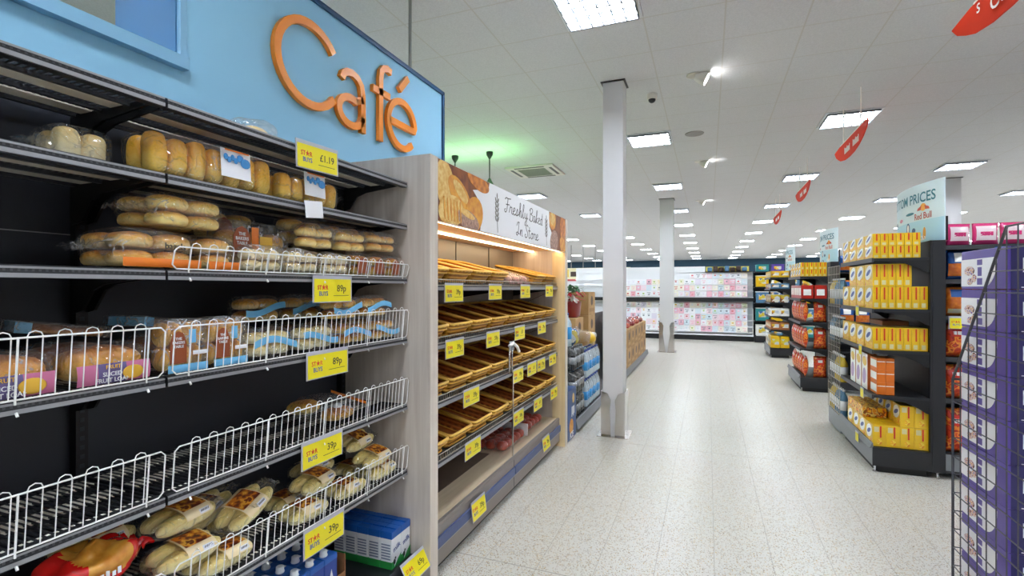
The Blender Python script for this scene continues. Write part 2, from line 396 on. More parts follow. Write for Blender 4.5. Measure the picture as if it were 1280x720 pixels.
struct(MB().box(XB + .004, XF - .004, hy1 - .006, hy1 - .001, hz0, hz1).build('reveal_shade', 'cafe_blue_shaded'))  # darker blue sheet lining the hatch reveal, its shade put into the colour

# raised café lettering
def ribbon(mb, pts, w, x0, x1):
    n = len(pts); lft, rgt = [], []
    for i, p in enumerate(pts):
        a = Vector(pts[max(i - 1, 0)]); c = Vector(pts[min(i + 1, n - 1)]); t = (c - a).normalized(); nn = Vector((-t.y, t.x)) * w / 2
        lft.append(Vector(p) + nn); rgt.append(Vector(p) - nn)
    vs = []
    for L_, R_ in zip(lft, rgt): vs += [(x1, L_.x, L_.y), (x1, R_.x, R_.y), (x0, R_.x, R_.y), (x0, L_.x, L_.y)]
    fs = []
    for i in range(n - 1):
        b = i * 4
        for k in range(4): fs.append((b + k, b + (k + 1) % 4, b + 4 + (k + 1) % 4, b + 4 + k))
    fs += [(0, 3, 2, 1), tuple((n - 1) * 4 + k for k in range(4))]
    mb.add(vs, fs)
def arc(cx, cy, rx, ry, a0, a1, n=28):
    return [(cx + rx * math.cos(math.radians(a0 + (a1 - a0) * i / n)), cy + ry * math.sin(math.radians(a0 + (a1 - a0) * i / n))) for i in range(n + 1)]
cs = empty('cafe_sign', (XF + .002, 2.3, 2.405), 'raised orange lettering reading Café on the blue partition wall', 'sign')
W_ = .040; x0, x1 = XF + .004, XF + .028
mb = MB(); ribbon(mb, arc(1.945, 2.63, .207, .2, 37, 324), W_, x0, x1); mb.build('letter', 'orange_letter', cs)
mb = MB(); ribbon(mb, [(2.176, 2.655), (2.187, 2.683), (2.215, 2.703), (2.26, 2.712), (2.305, 2.70), (2.337, 2.668), (2.348, 2.62), (2.35, 2.56), (2.352, 2.405)], W_, x0, x1)
ribbon(mb, arc(2.25, 2.495, .098, .075, 60, 330, 24) + [(2.352, 2.49)], W_, x0, x1); ribbon(mb, [(2.29, 2.565), (2.352, 2.592)], W_, x0, x1); mb.build('letter', 'orange_letter', cs)
mb = MB(); ribbon(mb, [(2.516, 2.405), (2.517, 2.78), (2.525, 2.828), (2.548, 2.855), (2.585, 2.868), (2.625, 2.86)], W_, x0, x1); ribbon(mb, [(2.44, 2.702), (2.61, 2.702)], W_, x0, x1); mb.build('letter', 'orange_letter', cs)
mb = MB(); ribbon(mb, [(2.602, 2.568)] + [(2.895, 2.568)] + arc(2.748, 2.57, .15, .148, 8, 318, 30), W_, x0, x1)
ribbon(mb, [(2.715, 2.788), (2.812, 2.895)], W_, x0, x1); mb.build('letter', 'orange_letter', cs)

# suspended rod above the partition
r_ = MB().tube([(-2.04, 3.15, 2.99), (-2.04, 3.15, CEIL)], .012, 8)
r_.lathe([(.035, 0), (.035, .02), (.014, .03)], 12, at=(-2.04, 3.15, 2.993))
tag(r_.build('hanging_rod', 'rod_grey'), 'slim grey rod from the ceiling down to the blue partition top', 'rod')

# ------------------------------------------------------------------ columns with steel corner guards
def column(name, x, y, w, d, gh, gw, rz=0):
    c = empty(name, (x, y, 0), rz=rz); struct(c)
    def bl(mb, n, m): return mb.build(n, m, c, world=False)
    bl(MB().bbox(-w / 2, w / 2, -d / 2, d / 2, 0, CEIL, .006), 'shaft', 'column_paint')
    k = MB()
    for s in (-1, 1):
        k.box(s * (w / 2 + .012) - .004, s * (w / 2 + .012) + .004, -d / 2 - .01, d / 2 + .01, 0.006, gh)
        # shaped front cheek: wide at the foot, curling in to the corner at the top
        P = [(s * (w / 2 + .016), .006), (s * (w / 2 + .016), gh), (s * (w / 2 - .05), gh - .02), (s * (w / 2 - .085), gh - .09), (s * (w / 2 - .075), gh * .6), (s * .02, .006)]
        if s < 0: P = P[::-1]
        k.prism(P, 'y', -d / 2 - .014, -d / 2 - .006); k.prism(P, 'y', d / 2 + .006, d / 2 + .014)
    k.box(-w / 2 - gw, w / 2 + gw, -d / 2 - gw, d / 2 + gw, 0, .006)
    bl(k, 'corner_guard', 'steel')
    bl(MB().box(-w / 2 - .02, w / 2 + .02, -d / 2 - .02, d / 2 + .02, CEIL - .012, CEIL - .001), 'ceiling_collar', 'black_plastic')
    return c
column('column_1', -.905, 5.24, .21, .20, .46, .055)
column('column_2', -.915, 12.5, .31, .30, .72, .06)
column('column_3', 4.34, 12.2, .34, .34, .9, .05)

# ------------------------------------------------------------------ recessed ceiling lights
LX = [-12.77, -10.37, -7.97, -5.57, -3.17, -.77, 1.63, 4.03, 6.43, 8.83, 11.23, 13.63, 16.03, 18.43]
LY = [-6.8, -3.3, .2, 3.7, 7.33, 10.83, 14.33, 17.8, 21.3, 24.8, 28.3, 31.8, 35.3, 38.3]
def troffer(louvred):
    t = empty('ceiling_light', (0, 0, CEIL))
    z = -.012
    f = MB(); s = .3
    f.box(-s, s, -s, -s + .025, z, .0).box(-s, s, s - .025, s, z, .0).box(-s, -s + .025, -s, s, z, .0).box(s - .025, s, -s, s, z, .0)
    f.box(-s, s, -s, s, -.002, -.001, 1)
    f.build('frame', ['louvre', 'reflector'], t, world=False)
    d = MB()
    if louvred:
        for k in range(4):
            y = -.2 + k * .133
            d.box(-.268, .268, y - .034, y + .034, -.012, -.005)
        d.build('diffuser', 'tube_light', t, world=False)
        l = MB()
        for k in range(7):
            x = -.27 + k * .09; l.box(x - .004, x + .004, -.27, .27, -.034, -.003)
        for k in range(5):
            y = -.267 + k * .1335; l.box(-.27, .27, y - .008, y + .008, -.034, -.003)
        l.build('louvre', 'fin', t, world=False)
    else:
        d.box(-.272, .272, -.272, .272, -.008, -.004); d.build('diffuser', 'far_tube', t, world=False)
    return t
T0, T1 = troffer(True), troffer(False)
used = [False, False]
ROWS = {-.77: 'row over the white columns', 1.63: 'row above the red hanging signs', 4.03: 'row just past the hanging signs', -3.17: 'row above the bakery unit'}
for i, x in enumerate(LX):
    for j, y in enumerate(LY):
        if y < .5 and not (-6 < x < 7): continue
        if x == -3.17 and j == 4: continue
        near = y < 15 and -4 < x < 7
        k = 0 if near else 1
        src = (T0, T1)[k]
        o = src if not used[k] else copy_tree(src)
        used[k] = True
        yy = y; xx = x
        if x == -3.17 and j == 5: xx = -3.75
        o.location = (xx, yy, CEIL)
        if x in ROWS and y > 3:
            g = 'lights in the ' + ROWS[x]
            tag(o, f'square recessed ceiling light, {ORD[j - 3]} along the {ROWS[x]}', 'ceiling light', g)
        elif y > 12:
            tag(o, 'small distant ceiling light recessed in the far part of the shop', 'ceiling light', 'distant ceiling lights')
        elif y < .5:
            tag(o, 'recessed ceiling light over the near end of the shop behind the bread shelves', 'ceiling light', 'ceiling lights behind the viewpoint')
        else:
            sd = 'left of the blue partition' if x < 0 else 'far to the side of the end caps'
            tag(o, f'recessed ceiling light well {sd}', 'ceiling light', 'ceiling lights ' + sd)

# tilted eyeball spotlights
def spot(x, y, label):
    t = empty('spotlight', (x, y, CEIL), label, 'spotlight', 'swivel spotlights in the ceiling')
    m_ = MB(); m_.x = Matrix.Rotation(math.radians(0), 4, 'Y')
    MB().lathe([(.085, 0), (.085, -.006), (.07, -.012), (.055, -.01)][::-1], 20).build('bezel', 'cassette', t, world=False)
    b = MB(); b.x = Matrix.Translation((.01, -.01, -.01)) @ Matrix.Rotation(math.radians(-62), 4, 'Y')
    b.lathe([(.045, 0), (.06, -.05), (.068, -.11), (.06, -.112), (.04, -.06)][::-1], 18); b.build('cone', 'cassette', t, world=False)
    e = MB(); e.x = b.x; e.lathe([(.055, -.1), (.05, -.108)][::-1], 18); e.build('lamp', 'spot_light', t, world=False)
spot(-.12, 5.3, 'round swivel spotlight in the ceiling near the security camera')
spot(-.13, 8.95, 'round swivel spotlight beyond the round ceiling speaker')
spot(-.2, 13.0, 'round swivel spotlight farthest along the ceiling above the aisle')
c = empty('security_camera', (-.571, 5.657, CEIL), 'small dome security camera on the ceiling just behind the near column', 'security camera')
MB().lathe([(.05, -.055), (.056, -.04), (.056, 0)], 18).build('housing', 'cassette', c, world=False)
MB().blob((0, 0, -.06), (.04, .04, .035), nu=14, nv=8).build('dome', 'black_plastic', c, True, world=False)
c = empty('ceiling_speaker', (-.174, 7.306, CEIL), 'flat round beige speaker grille in the ceiling', 'speaker')
MB().lathe([(.10, -.012), (.12, -.008), (.125, 0)], 24).build('grille', 'vent_grey', c, world=False)
c = empty('air_conditioner', (-2.9, 8.56, CEIL), 'square ceiling air conditioner cassette above the bakery sign', 'air conditioner')
MB().bbox(-.44, .44, -.42, .42, -.03, 0, .01).build('casing', 'cassette', c, world=False)
v = MB()
for k in range(4):
    q = MB(); q.x = Matrix.Rotation(k * PI / 2, 4, 'Z'); q.box(-.27, .27, .33, .38, -.034, -.029); v.add(q.v, q.f)
v.build('air_slot', 'black_plastic', c, world=False)
g_ = MB().box(-.25, .25, -.25, .25, -.036, -.03)
for k in range(14): g_.box(-.25, .25, -.245 + k * .0377, -.238 + k * .0377, -.04, -.036)
g_.build('grille', 'vent_grey', c, world=False)
# black pendant flexes over the café
for (x, y), lb in (((-3.78, 7.14), 'black pendant lamp flex hanging from the ceiling beside the blue wall edge'), ((-3.17, 7.13), 'black pendant lamp flex hanging above the bakery bread picture')):
    c = empty('pendant_lamp', (x, y, CEIL), lb, 'pendant lamp', 'black pendants over the café')
    MB().lathe([(.012, -.11), (.05, -.05), (.055, -.02), (.055, 0)], 16).build('ceiling_rose', 'black_plastic', c, world=False)
    MB().tube([(0, 0, -.1), (0, 0, -.42)], .009, 6).build('flex', 'black_plastic', c, world=False)
    MB().lathe([(.10, -.60), (.095, -.56), (.04, -.46), (.015, -.41)], 20).build('shade', 'black_plastic', c, world=False)
    MB().blob((0, 0, -.60), (.045, .045, .05), nu=12, nv=8).build('bulb', 'green_glow', c, True, world=False)
    lg = bpy.data.lights.new('pendant_glow', 'POINT'); lg.energy = 6; lg.color = (.35, 1, .35); lg.shadow_soft_size = .05
    lo_ = bpy.data.objects.new('pendant_glow', lg); COL.objects.link(lo_); lo_.parent = c; lo_.location = (0.12, -.12, -.5)
# ------------------------------------------------------------------ red hanging aisle signs
SP = [(0, -.02), (-.08, -.09), (-.19, -.14), (-.3, -.18), (-.5, -.212), (-.7, -.22), (-.9, -.212), (-1.08, -.185), (-1.24, -.14), (-1.36, -.085), (-1.42, -.03), (-1.40, 0), (-.25, 0)]
nm = ('nearest the viewpoint, cut by the top of the picture', 'hanging beside the second ceiling light', 'third along the row over the end caps', 'smallest and farthest along the row')
for k, yf in enumerate((4.13, 7.4, 10.45, 13.8)):
    s_ = empty('hanging_sign', (1.5, yf, 3.02), f'red curved aisle sign {nm[k]}', 'sign', 'red aisle signs hung in a row')
    MB().prism([(yf + a, 3.235 + b) for a, b in SP], 'x', 1.495, 1.505).build('board', 'sign_red', s_)
    MB().box(1.492, 1.508, yf - 1.3, yf - .3, 3.232, 3.242).build('top_rail', 'sign_white', s_)
    rd = MB()
    for a in (.42, 1.15): rd.tube([(1.5, yf - a, 3.24), (1.5, yf - a, CEIL)], .007, 6)
    rd.build('hanger', 'sign_white', s_)
    if k == 0:
        text('Cu', .15, 'sign_white', s_, (1.492, yf - .58, 3.13), FACE_NX); text('s', .12, 'sign_white', s_, (1.492, yf - .36, 3.19), FACE_NX)
    else:
        l = MB()
        for a, zz in ((.5, .115), (.86, .115)):
            for q in range(7): l.box(1.4925, 1.4945, yf - a - q * .035 - .024, yf - a - q * .035, 3.235 - zz - .03, 3.235 - zz + (.03 if q % 3 else .045))
        l.build('lettering', 'sign_white', s_)

# ------------------------------------------------------------------ camera
cam = bpy.data.cameras.new('camera'); co = bpy.data.objects.new('camera', cam); COL.objects.link(co)
co.location = (0, 0, 1.52); co.rotation_euler = (PI / 2, 0, math.atan(245 / 625)); cam.lens = 36 * 625 / 1280; cam.sensor_width = 36; cam.clip_end = 200; cam.clip_start = .02
SC.camera = co
w_ = bpy.data.worlds.new('World'); SC.world = w_; w_.use_nodes = True
w_.node_tree.nodes['Background'].inputs[0].default_value = (.9, .95, 1, 1); w_.node_tree.nodes['Background'].inputs[1].default_value = .3
SC.view_settings.view_transform = 'Standard'; SC.view_settings.look = 'None'; SC.view_settings.gamma = 1; SC.view_settings.exposure = EXPO
SC.cycles.use_denoising = True; SC.cycles.max_bounces = 12; SC.cycles.diffuse_bounces = 8; SC.cycles.transparent_max_bounces = 24; SC.cycles.sample_clamp_indirect = 10
SC.cycles.caustics_reflective = False; SC.cycles.caustics_refractive = False
# ================================================================== bread shelving along the partition
SX0, SX1 = -1.79, -1.40            # back and front of the shelves
YS, YE = .94, 2.132                # bay seam, end at the side panel
YL = -.26                          # near end of the other bay
UN = empty('bread_shelving_unit', (-1.6, .94, 0), 'tall black shelving unit with wire-fronted shelves of bagged bread along the partition', 'shelving unit')
b = MB().box(-1.825, -1.805, YL, YE, 0, 2.16); b.build('back_panel', 'back_navy', UN)
sm = MB()
for z in (.9, 1.68): sm.box(-1.805, -1.803, YL, YE, z, z + .003)
sm.build('panel_seam', 'edge_grey', UN)
for y in (YL, YS, YE - .02):
    u = MB().box(-1.806, -1.775, y - .016, y + .016, .1, 2.12)
    for k in range(70): u.box(-1.7752, -1.7735, y - .006, y + .006, .16 + k * .028, .172 + k * .028, 1)
    u.build('upright', ['bracket_black', 'back_navy'], UN)
def wire_guard(y0, y1, z, h, pitch, parent, lean=.012):
    """wire riser clipped along a shelf front: two rails, uprights, and small arches over each pair"""
    m_ = MB(); x = -1.394; xt = x + lean; r = .0018
    rr = .012
    m_.tube([(x, y0 + rr, z), (x, y1 - rr, z), (x + lean * .1, y1, z + rr), (xt - lean * .1, y1, z + h - rr), (xt, y1 - rr, z + h), (xt, y0 + rr, z + h), (xt - lean * .1, y0, z + h - rr), (x + lean * .1, y0, z + rr)], .0023, 6, closed=True)
    n = int((y1 - y0 - .03) / pitch); n -= n % 2; n -= 1
    s0 = y0 + (y1 - y0 - n * pitch) / 2
    for k in range(0, n + 1, 2):
        a, c = s0 + k * pitch, s0 + (k + 1) * pitch
        tp = h + .002
        m_.tube([(x, a, z), (xt, a, z + tp), (xt, a + pitch * .12, z + tp + .008), (xt, (a + c) / 2, z + tp + .012), (xt, c - pitch * .12, z + tp + .008), (xt, c, z + tp), (x, c, z)], r * .8, 5)
    ny = max(2, round((y1 - y0) / .3))
    for k in range(ny + 1):
        yy = y0 + .045 + (y1 - y0 - .09) * k / ny
        m_.tube([(x + .004, yy, z - .01), (x + .004, yy, z), (xt + .004, yy, z + h)], .0024, 6)
        m_.tube([(x + .008, yy, z - .026), (x + .014, yy, z - .034)], .003, 6)
    return m_.build('wire_guard', 'wire_white', parent)
LV = [2.05, 1.84, 1.572, 1.275, .945, .62]
for lv, z in enumerate(LV):
    for bay, (y0, y1) in enumerate(((YL + .004, YS - .004), (YS + .004, YE - .002))):
        m_ = MB()
        n = int((y1 - y0) / .0165)
        for k in range(n + 1):                                   # slats front to back
            y = y0 + .006 + (y1 - y0 - .012) * k / n
            m_.box(SX0, SX1 - .01, y - .0032, y + .0032, z - .006, z - .002)
        for x in (SX0 + .01, SX0 + .135, SX0 + .26): m_.box(x, x + .012, y0, y1, z - .016, z - .006)
        m_.box(SX0 + .045, SX0 + .10, y0 + .01, y1 - .01, z - .010, z - .0028, 1); m_.box(SX0 + .185, SX0 + .24, y0 + .01, y1 - .01, z - .010, z - .0028, 1); m_.box(SX1 - .045, SX1 - .03, y0 + .01, y1 - .01, z - .010, z - .0035, 1)
        m_.prism([(SX1 - .03, z - .028), (SX1, z - .03), (SX1 + .004, z - .018), (SX1 + .002, z - .006), (SX1 - .006, z), (SX1 - .03, z - .002)], 'y', y0, y1)
        sh = m_.build('shelf', ['shelf_black', 'slat_metal'], UN)
        e = MB()
        e.box(SX1 + .0035, SX1 + .0055, y0, y1, z - .029, z - .019); e.box(SX1 + .002, SX1 + .0045, y0, y1, z - .009, z - .004)
        for k in range(int((y1 - y0) / .0125)): e.box(SX1 - .001, SX1 + .0035, y0 + k * .0125, y0 + k * .0125 + .005, z - .016, z - .008, 1)
        e.build('front_edge', ['edge_grey', 'shelf_grey'], sh)
        for y in (y0 + .012, y1 - .012):
            k_ = MB().prism([(SX0, z - .13), (SX0 + .05, z - .12), (SX0 + .10, z - .06), (SX0 + .15, z - .042), (SX1 - .05, z - .022), (SX1 - .05, z - .008), (SX0, z - .008)], 'y', y - .004, y + .004)
            k_.build('bracket', 'bracket_black', sh)
        if lv == 2 and bay == 1: wire_guard(y0 + .01, y1 - .005, z + .002, .062, .0275, sh)
        if lv in (3, 4): wire_guard(y0 + .01, y1 - .008, z + .002, .135 if lv == 3 else .128, .0275, sh)
        if lv == 5: wire_guard(y0 + .01, y1 - .008, z + .002, .122, .0275, sh)
# base deck with its sloped front lip
m_ = MB().box(-1.80, -1.345, YL, YE, .17, .20).prism([(-1.345, .17), (-1.30, .15), (-1.285, .185), (-1.335, .225), (-1.36, .2)], 'y', YL, YE)
bd = m_.build('base_deck', 'gondola_black', UN)
MB().box(-1.80, -1.36, YL, YE, 0.0, .17).build('kick_plate', 'kick_black', UN)
MB().box(-1.29, -1.286, YL, YE, .155, .18).build('ticket_edge', 'edge_grey', bd)

# ------------------------------------------------------------------ yellow price tickets
def price_tag(y0, w, h, ztop, x, price, label, group, tilt=0.0, roll=0.0, small=False, mt='tag_yellow'):
    t_ = empty('price_tag', (x, y0 + w / 2, ztop), label, 'price tag', group)
    t_.rotation_euler = (roll, -tilt, 0)
    MB().box(-.001, .001, -w / 2 - .004, w / 2 + .004, -h - .004, .012).build('holder', 'tag_grey', t_, world=False)
    MB().box(.001, .0022, -w / 2 + .003, w / 2 - .003, -h, -.002).build('card', mt, t_, world=False)
    if price:
        text('ST\u2605R', h * .27, 'ink_red', t_, (.0024, -w * .28, -h * .4), FACE_PX, .9, world=False, bold=.012)
        text('BUYS', h * .27, 'ink_blue', t_, (.0024, -w * .26, -h * .66), FACE_PX, .85, world=False, bold=.012)
        if price != 'STAR': text(price, h * .42, 'ink_dark', t_, (.0024, w * .22, -h * .44), FACE_PX, .95, world=False)
        MB().box(.0022, .0026, w * .0, w * .42, -h * .76, -h * .74).build('small_print', 'ink_dark', t_, world=False)
    return t_
G = 'yellow price tickets on the bread shelves'
price_tag(1.397, .213, .088, 2.055, -1.385, '\u00a31.19', 'yellow £1.19 price ticket on the topmost bread shelf edge', G, roll=math.radians(2))
price_tag(1.482, .212, .09, 1.557, -1.385, '89p', 'yellow 89p price ticket under the low wire guard of the bagel shelf', G)
price_tag(1.45, .222, .09, 1.268, -1.385, '89p', 'yellow 89p price ticket under the shelf of blue-banded rolls', G)
price_tag(1.425, .213, .088, .938, -1.385, '39p', 'yellow 39p price ticket under the nearly empty shelf', G)
price_tag(1.435, .213, .094, .612, -1.385, '39p', 'yellow 39p price ticket under the shelf of pale baguettes', G)
price_tag(1.945, .19, .085, .238, -1.307, '69p', 'yellow 69p price ticket on the base below the milk cartons', G, tilt=math.radians(28))
t_ = empty('price_tag', (-1.386, 1.485, 1.835), 'small blank white ticket on the shelf edge below the finger rolls', 'price tag')
t_.rotation_euler = (math.radians(6), 0, 0)
MB().box(-.001, .001, -.045, .045, -.05, .012).build('card', 'paper_white', t_, world=False)
MB().box(-.002, -.001, -.047, .047, -.002, .014).build('holder', 'tag_grey', t_, world=False)

# ================================================================== bread in bags
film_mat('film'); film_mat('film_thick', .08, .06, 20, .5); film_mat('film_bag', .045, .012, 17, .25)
bread_mat('iced_roll', 'f9d668', 'fbbf2c', 'f4ab1c', .1, .9)
bread_mat('bagel', 'fbe496', 'f4c556', 'd68a2c', .25, 1.0)
bread_mat('golden_roll', 'f6dc98', 'ecb14a', 'c87a22', .2, .95)
bread_mat('brown_loaf', 'cf9452', '9d5c2a', '6d3a1c', .15, .9)
bread_mat('fruit_loaf', 'f4cf72', 'e6a536', 'b5661c', .15, .95)
bread_mat('white_roll', 'fbefc6', 'f6e0a2', 'ebc46c', .3, 1.1)
bread_mat('part_baked', 'fcf0b4', 'fae596', 'f0d070', .3, 1.15)
bread_mat('crumpet', 'f4cb66', 'ecae36', 'd8922a', .2, .9)
mat('label_white', 'f4f5f8', .4); mat('label_blue', '3f8fd0', .4); mat('label_orange', 'f08020', .35); mat('label_brown', '9c4f28', .45); mat('label_pale', 'f0d9b0', .45)
mat('label_pink', 'd2769c', .4); mat('label_purple', '6d5f92', .4); mat('label_gold', 'eebb3e', .4); mat('ribbon_blue', '74bfea', .35); mat('label_cream', 'f2dcae', .4)
patch_mat('label_pretzel', ['5e2012', '8a3a16', 'd07a1e', 'f0ae3c', '7a3016'], 38, .4)
mat('barcode', 'dfe0ea', .4)

def tail(mb, c, d, w, h, L, seed, m=0, n=14):
    """gathered end of a plastic bag fanning out from its closure: c = point, d = +-1 along y"""
    def P(u, v):
        a = (u - .5)
        k = v
        y = c[1] + d * L * k
        wx = w * (.9 - .75 * k) if k < .5 else w * (.52 + .5 * (k - .5))
        wz = h * (.9 - .85 * k) if k < .5 else h * .35
        return (c[0] + a * wx, y, c[2] + math.sin(u * PI * 7 + seed) * wz * .25 + (noise.noise(Vector((u * 5, v * 4, seed))) * .02))
    return mb.grid(P, n, 6, m)
def film_shell(name, parent, c, r, seed, e=3.2, mt='film', amp=.006, ends=(), tl=.05):
    m_ = MB().blob(c, r, e, e, 26, 16, amp, 22, seed)
    for q in m_.v: q.z = max(q.z, .0015)
    for d in ends: tail(m_, (c[0], c[1] + d * r[1] * .9, c[2]), d, r[0] * 1.8, r[2] * 1.8, tl, seed)
    return m_.build(name, mt, parent, True, world=False)
def patch(parent, name, x, y0, y1, z0, z1, mt, tiltx=0.0, th=.0006):
    """printed label on the aisle side of a pack, bulging slightly"""
    def P(u, v): return (x + tiltx * v + .003 * math.sin(PI * u) * math.sin(PI * v), y0 + (y1 - y0) * u, z0 + (z1 - z0) * v)
    return MB().grid(P, 8, 5).build(name, mt, parent, True, world=False)
PK = 'bagged bread on the shelves'
def pack(name, loc, label, cat, rz=0, rx=0, ry=0, group=PK):
    p = empty(name, loc, label, cat, group); p.rotation_euler = (rx, ry, rz); return p
def lumps(parent, pts, rad, mt, e=2.4, amp=.002, flat=0, name='roll', e2=None):
    """each piece of bread a mesh of its own so that its crust follows its own height"""
    for i, (x, y, z) in enumerate(pts):
        o = MB().blob((0, 0, 0), rad, e, e2 or 2.2, 16, 10, amp, 25, rnd.random() * 9, flat=flat).build(name, mt, parent, True, world=False)
        o.location = (x, y, z); o.rotation_euler.z = rnd.uniform(-.2, .2)
def lettered(parent, lines, x, y, z, size, mt, dz=None):
    for i, l in enumerate(lines): text(l, size, mt, parent, (x, y, z - i * (dz or size * 1.0)), FACE_PX, .95, world=False, bold=.01)

# --- second shelf from the top: iced finger rolls standing in clear bags
z = LV[1]
def finger_pack(y, n, label, x=-1.50, hz=.062, lab=None, rz=0, cols=('iced_roll',), ends=()):
    L = .062 * n
    p = pack('finger_roll_pack', (x, y, z), label, 'bagged rolls', rz=rz)
    for k in range(n):
        for q in (0, 1):
            o = MB().blob((0, 0, 0), (.03, .0275, hz * (.98 - .12 * ((k + q) % 2))), 3.0, 3.4, 16, 12, .0025, 25, k + q * 3).build('finger_roll', cols[0], p, True, world=False)
            o.location = (.028 - .062 * q, (k - (n - 1) / 2) * .06, hz * 1.0 + .004)
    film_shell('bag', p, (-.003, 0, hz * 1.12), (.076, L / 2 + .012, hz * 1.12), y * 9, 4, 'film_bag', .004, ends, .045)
    if lab is not None:
        patch(p, 'label', .076, lab - .055, lab + .055, .035, .125, 'label_white', -.006)
        patch(p, 'label_print', .0785, lab - .045, lab + .045, .118, .123, 'label_orange', -.001)
        m_ = MB()
        for k in range(5): m_.blob((.0795, lab - .042 + k * .012, .098 - .008 * (k % 2)), (.0012, .008, .010), nu=8, nv=6)
        m_.blob((.0795, lab + .03, .088), (.0012, .02, .016), nu=10, nv=6).blob((.0795, lab + .01, .104), (.0012, .012, .008), nu=8, nv=6)
        m_.build('label_print', 'label_blue', p, True, world=False)
    return p
finger_pack(1.135, 7, 'long clear bag of yellow iced finger rolls with a white and blue label', lab=.05)
finger_pack(1.535, 5, 'shorter bag of iced finger rolls behind the blank white ticket', lab=.0, hz=.052, ends=(1,))
p = finger_pack(.825, 2, 'crumpled clear bag of rolls at the dark end of the second shelf', x=-1.60, rz=.0, hz=.05, cols=('white_roll',), ends=(-1,))
# --- clear bag lying on the topmost shelf
p = pack('bread_bag', (-1.52, 1.33, LV[0]), 'clear bag poking up above the topmost shelf edge', 'bagged rolls')
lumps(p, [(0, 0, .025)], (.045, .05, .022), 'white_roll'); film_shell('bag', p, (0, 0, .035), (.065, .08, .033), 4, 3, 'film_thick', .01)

# --- third shelf: bagels and rolls
z = LV[2]
def bagel_bag(loc, nx, ny, label, rad=(.045, .048, .02), mt='bagel', band=None, badge=False, rz=0, rx=0, ry=0, lay=2, film='film', ends=(), gap=1.0, name='bagel_bag', bread='bagel', cat='bagged bagels'):
    p = pack(name, loc, label, cat, rz, rx, ry)
    rx_, ry_, rz_ = rad
    hx, hy, hz = nx * rx_ * gap, ny * ry_ * gap, lay * rz_
    pts = [((i - (nx - 1) / 2) * 2 * rx_ * gap, (j - (ny - 1) / 2) * 2 * ry_ * gap, rz_ + .003 + k * 1.95 * rz_) for i in range(nx) for j in range(ny) for k in range(lay)]
    lumps(p, pts, rad, mt, 2.1, .002, .7, bread, 2.6)
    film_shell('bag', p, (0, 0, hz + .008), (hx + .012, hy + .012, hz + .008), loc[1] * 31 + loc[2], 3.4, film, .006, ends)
    if band: patch(p, 'printed_band', hx + .0135, -hy, hy, .006, .03, band)
    if badge:
        yb = -hy * .45
        m_ = MB().prism([(yb - .032, .012), (yb + .032, .012), (yb + .032, .06), (yb + .02, .075), (yb, .083), (yb - .02, .075), (yb - .032, .06)], 'x', hx + .012, hx + .0135)
        m_.build('badge', 'label_brown', p, world=False)
    return p
R1 = (.052, .054, .0255)
b_ = bagel_bag((-1.535, .95, z), 2, 2, 'clear bagel bag with an orange band at the dark end of the third shelf', band='label_orange', mt='golden_roll', rad=R1, ends=(-1,))
lettered(b_, ['bagels'], .1175, .03, .066, .026, 'ink_dark')
bagel_bag((-1.535, 1.137, z), 2, 1, 'orange-banded bagel bag behind the near end of the low wire guard', band='label_orange', mt='golden_roll', rad=R1)
bagel_bag((-1.528, 1.04, z + .121), 2, 2, 'big bagel bag stacked on top at the dark end of the third shelf', rz=.1, rad=(.052, .055, .0235), mt='bagel', ends=(-1,))
p = pack('bagel_pack', (-1.528, 1.35, z + .003), 'flat-fronted bagel pack with a brown badge and orange stripe', 'bagged bagels')
lumps(p, [(-.03, y, zz) for y in (-.09, 0, .09) for zz in (.045, .115)], (.045, .045, .034), 'golden_roll', name='bagel')
MB().blob((-.03, 0, .092), (.055, .143, .092), 6, 6, 24, 14, .003, 20, 3).build('bag', 'film_thick', p, True, world=False)
MB().prism([(-.115, .06), (-.045, .06), (-.045, .125), (-.06, .15), (-.08, .16), (-.1, .15), (-.115, .125)], 'x', .0255, .027).build('badge', 'label_brown', p, world=False)
patch(p, 'label', .026, -.04, -.01, .06, .16, 'label_orange'); patch(p, 'label', .026, -.005, .05, .07, .13, 'label_gold'); patch(p, 'label', .026, .095, .135, .04, .08, 'paper_white')
lettered(p, ['THE', "BAKERS", 'TABLE'], .0278, -.08, .132, .016, 'label_white')
for i, y in enumerate((1.297, 1.477, 1.657)):
    bagel_bag((-1.452, y, z), 1, 2, f'clear bag of pale rolls low behind the wire guard, {ORD[i]} from the bagel pack', rad=(.036, .038, .02), mt='white_roll', film='film_thick', name='roll_bag', bread='roll', cat='bagged rolls')
for i, y in enumerate((1.555, 1.76)):
    bagel_bag((-1.455, y, z + .1), 1, 2, ('bagel bag lying on the pale rolls beside the flat-fronted pack', 'bagel bag lying on the pale rolls above the price ticket')[i], rad=(.038, .043, .021), mt='bagel')
for i, (x, y, zz, n, w) in enumerate(((-1.69, 1.35, 0, 2, 'low in the back row behind the flat-fronted pack'), (-1.69, 1.35, .122, 2, 'high in the back row behind the flat-fronted pack'),
        (-1.585, 1.615, 0, 2, 'low in the middle row past the flat-fronted pack'), (-1.585, 1.86, 0, 2, 'low in the middle row behind the seeded rolls'), (-1.585, 2.05, 0, 1, 'low in the middle row against the wood panel'),
        (-1.585, 1.615, .122, 2, 'stacked high past the flat-fronted pack'), (-1.585, 1.86, .122, 2, 'stacked high behind the seeded rolls'), (-1.585, 2.05, .122, 1, 'stacked high against the wood panel'))):
    bagel_bag((x, y, z + zz), 1, n, f'bag of golden bagels {w}', rad=(.05, .053, .0255), mt=('golden_roll', 'bagel')[i % 2], film='film', badge=n == 2 and i % 2 == 1, band='label_orange' if i % 3 == 0 else None, rz=rnd.uniform(-.05, .05), rx=rnd.uniform(-.03, .03) if zz else 0)
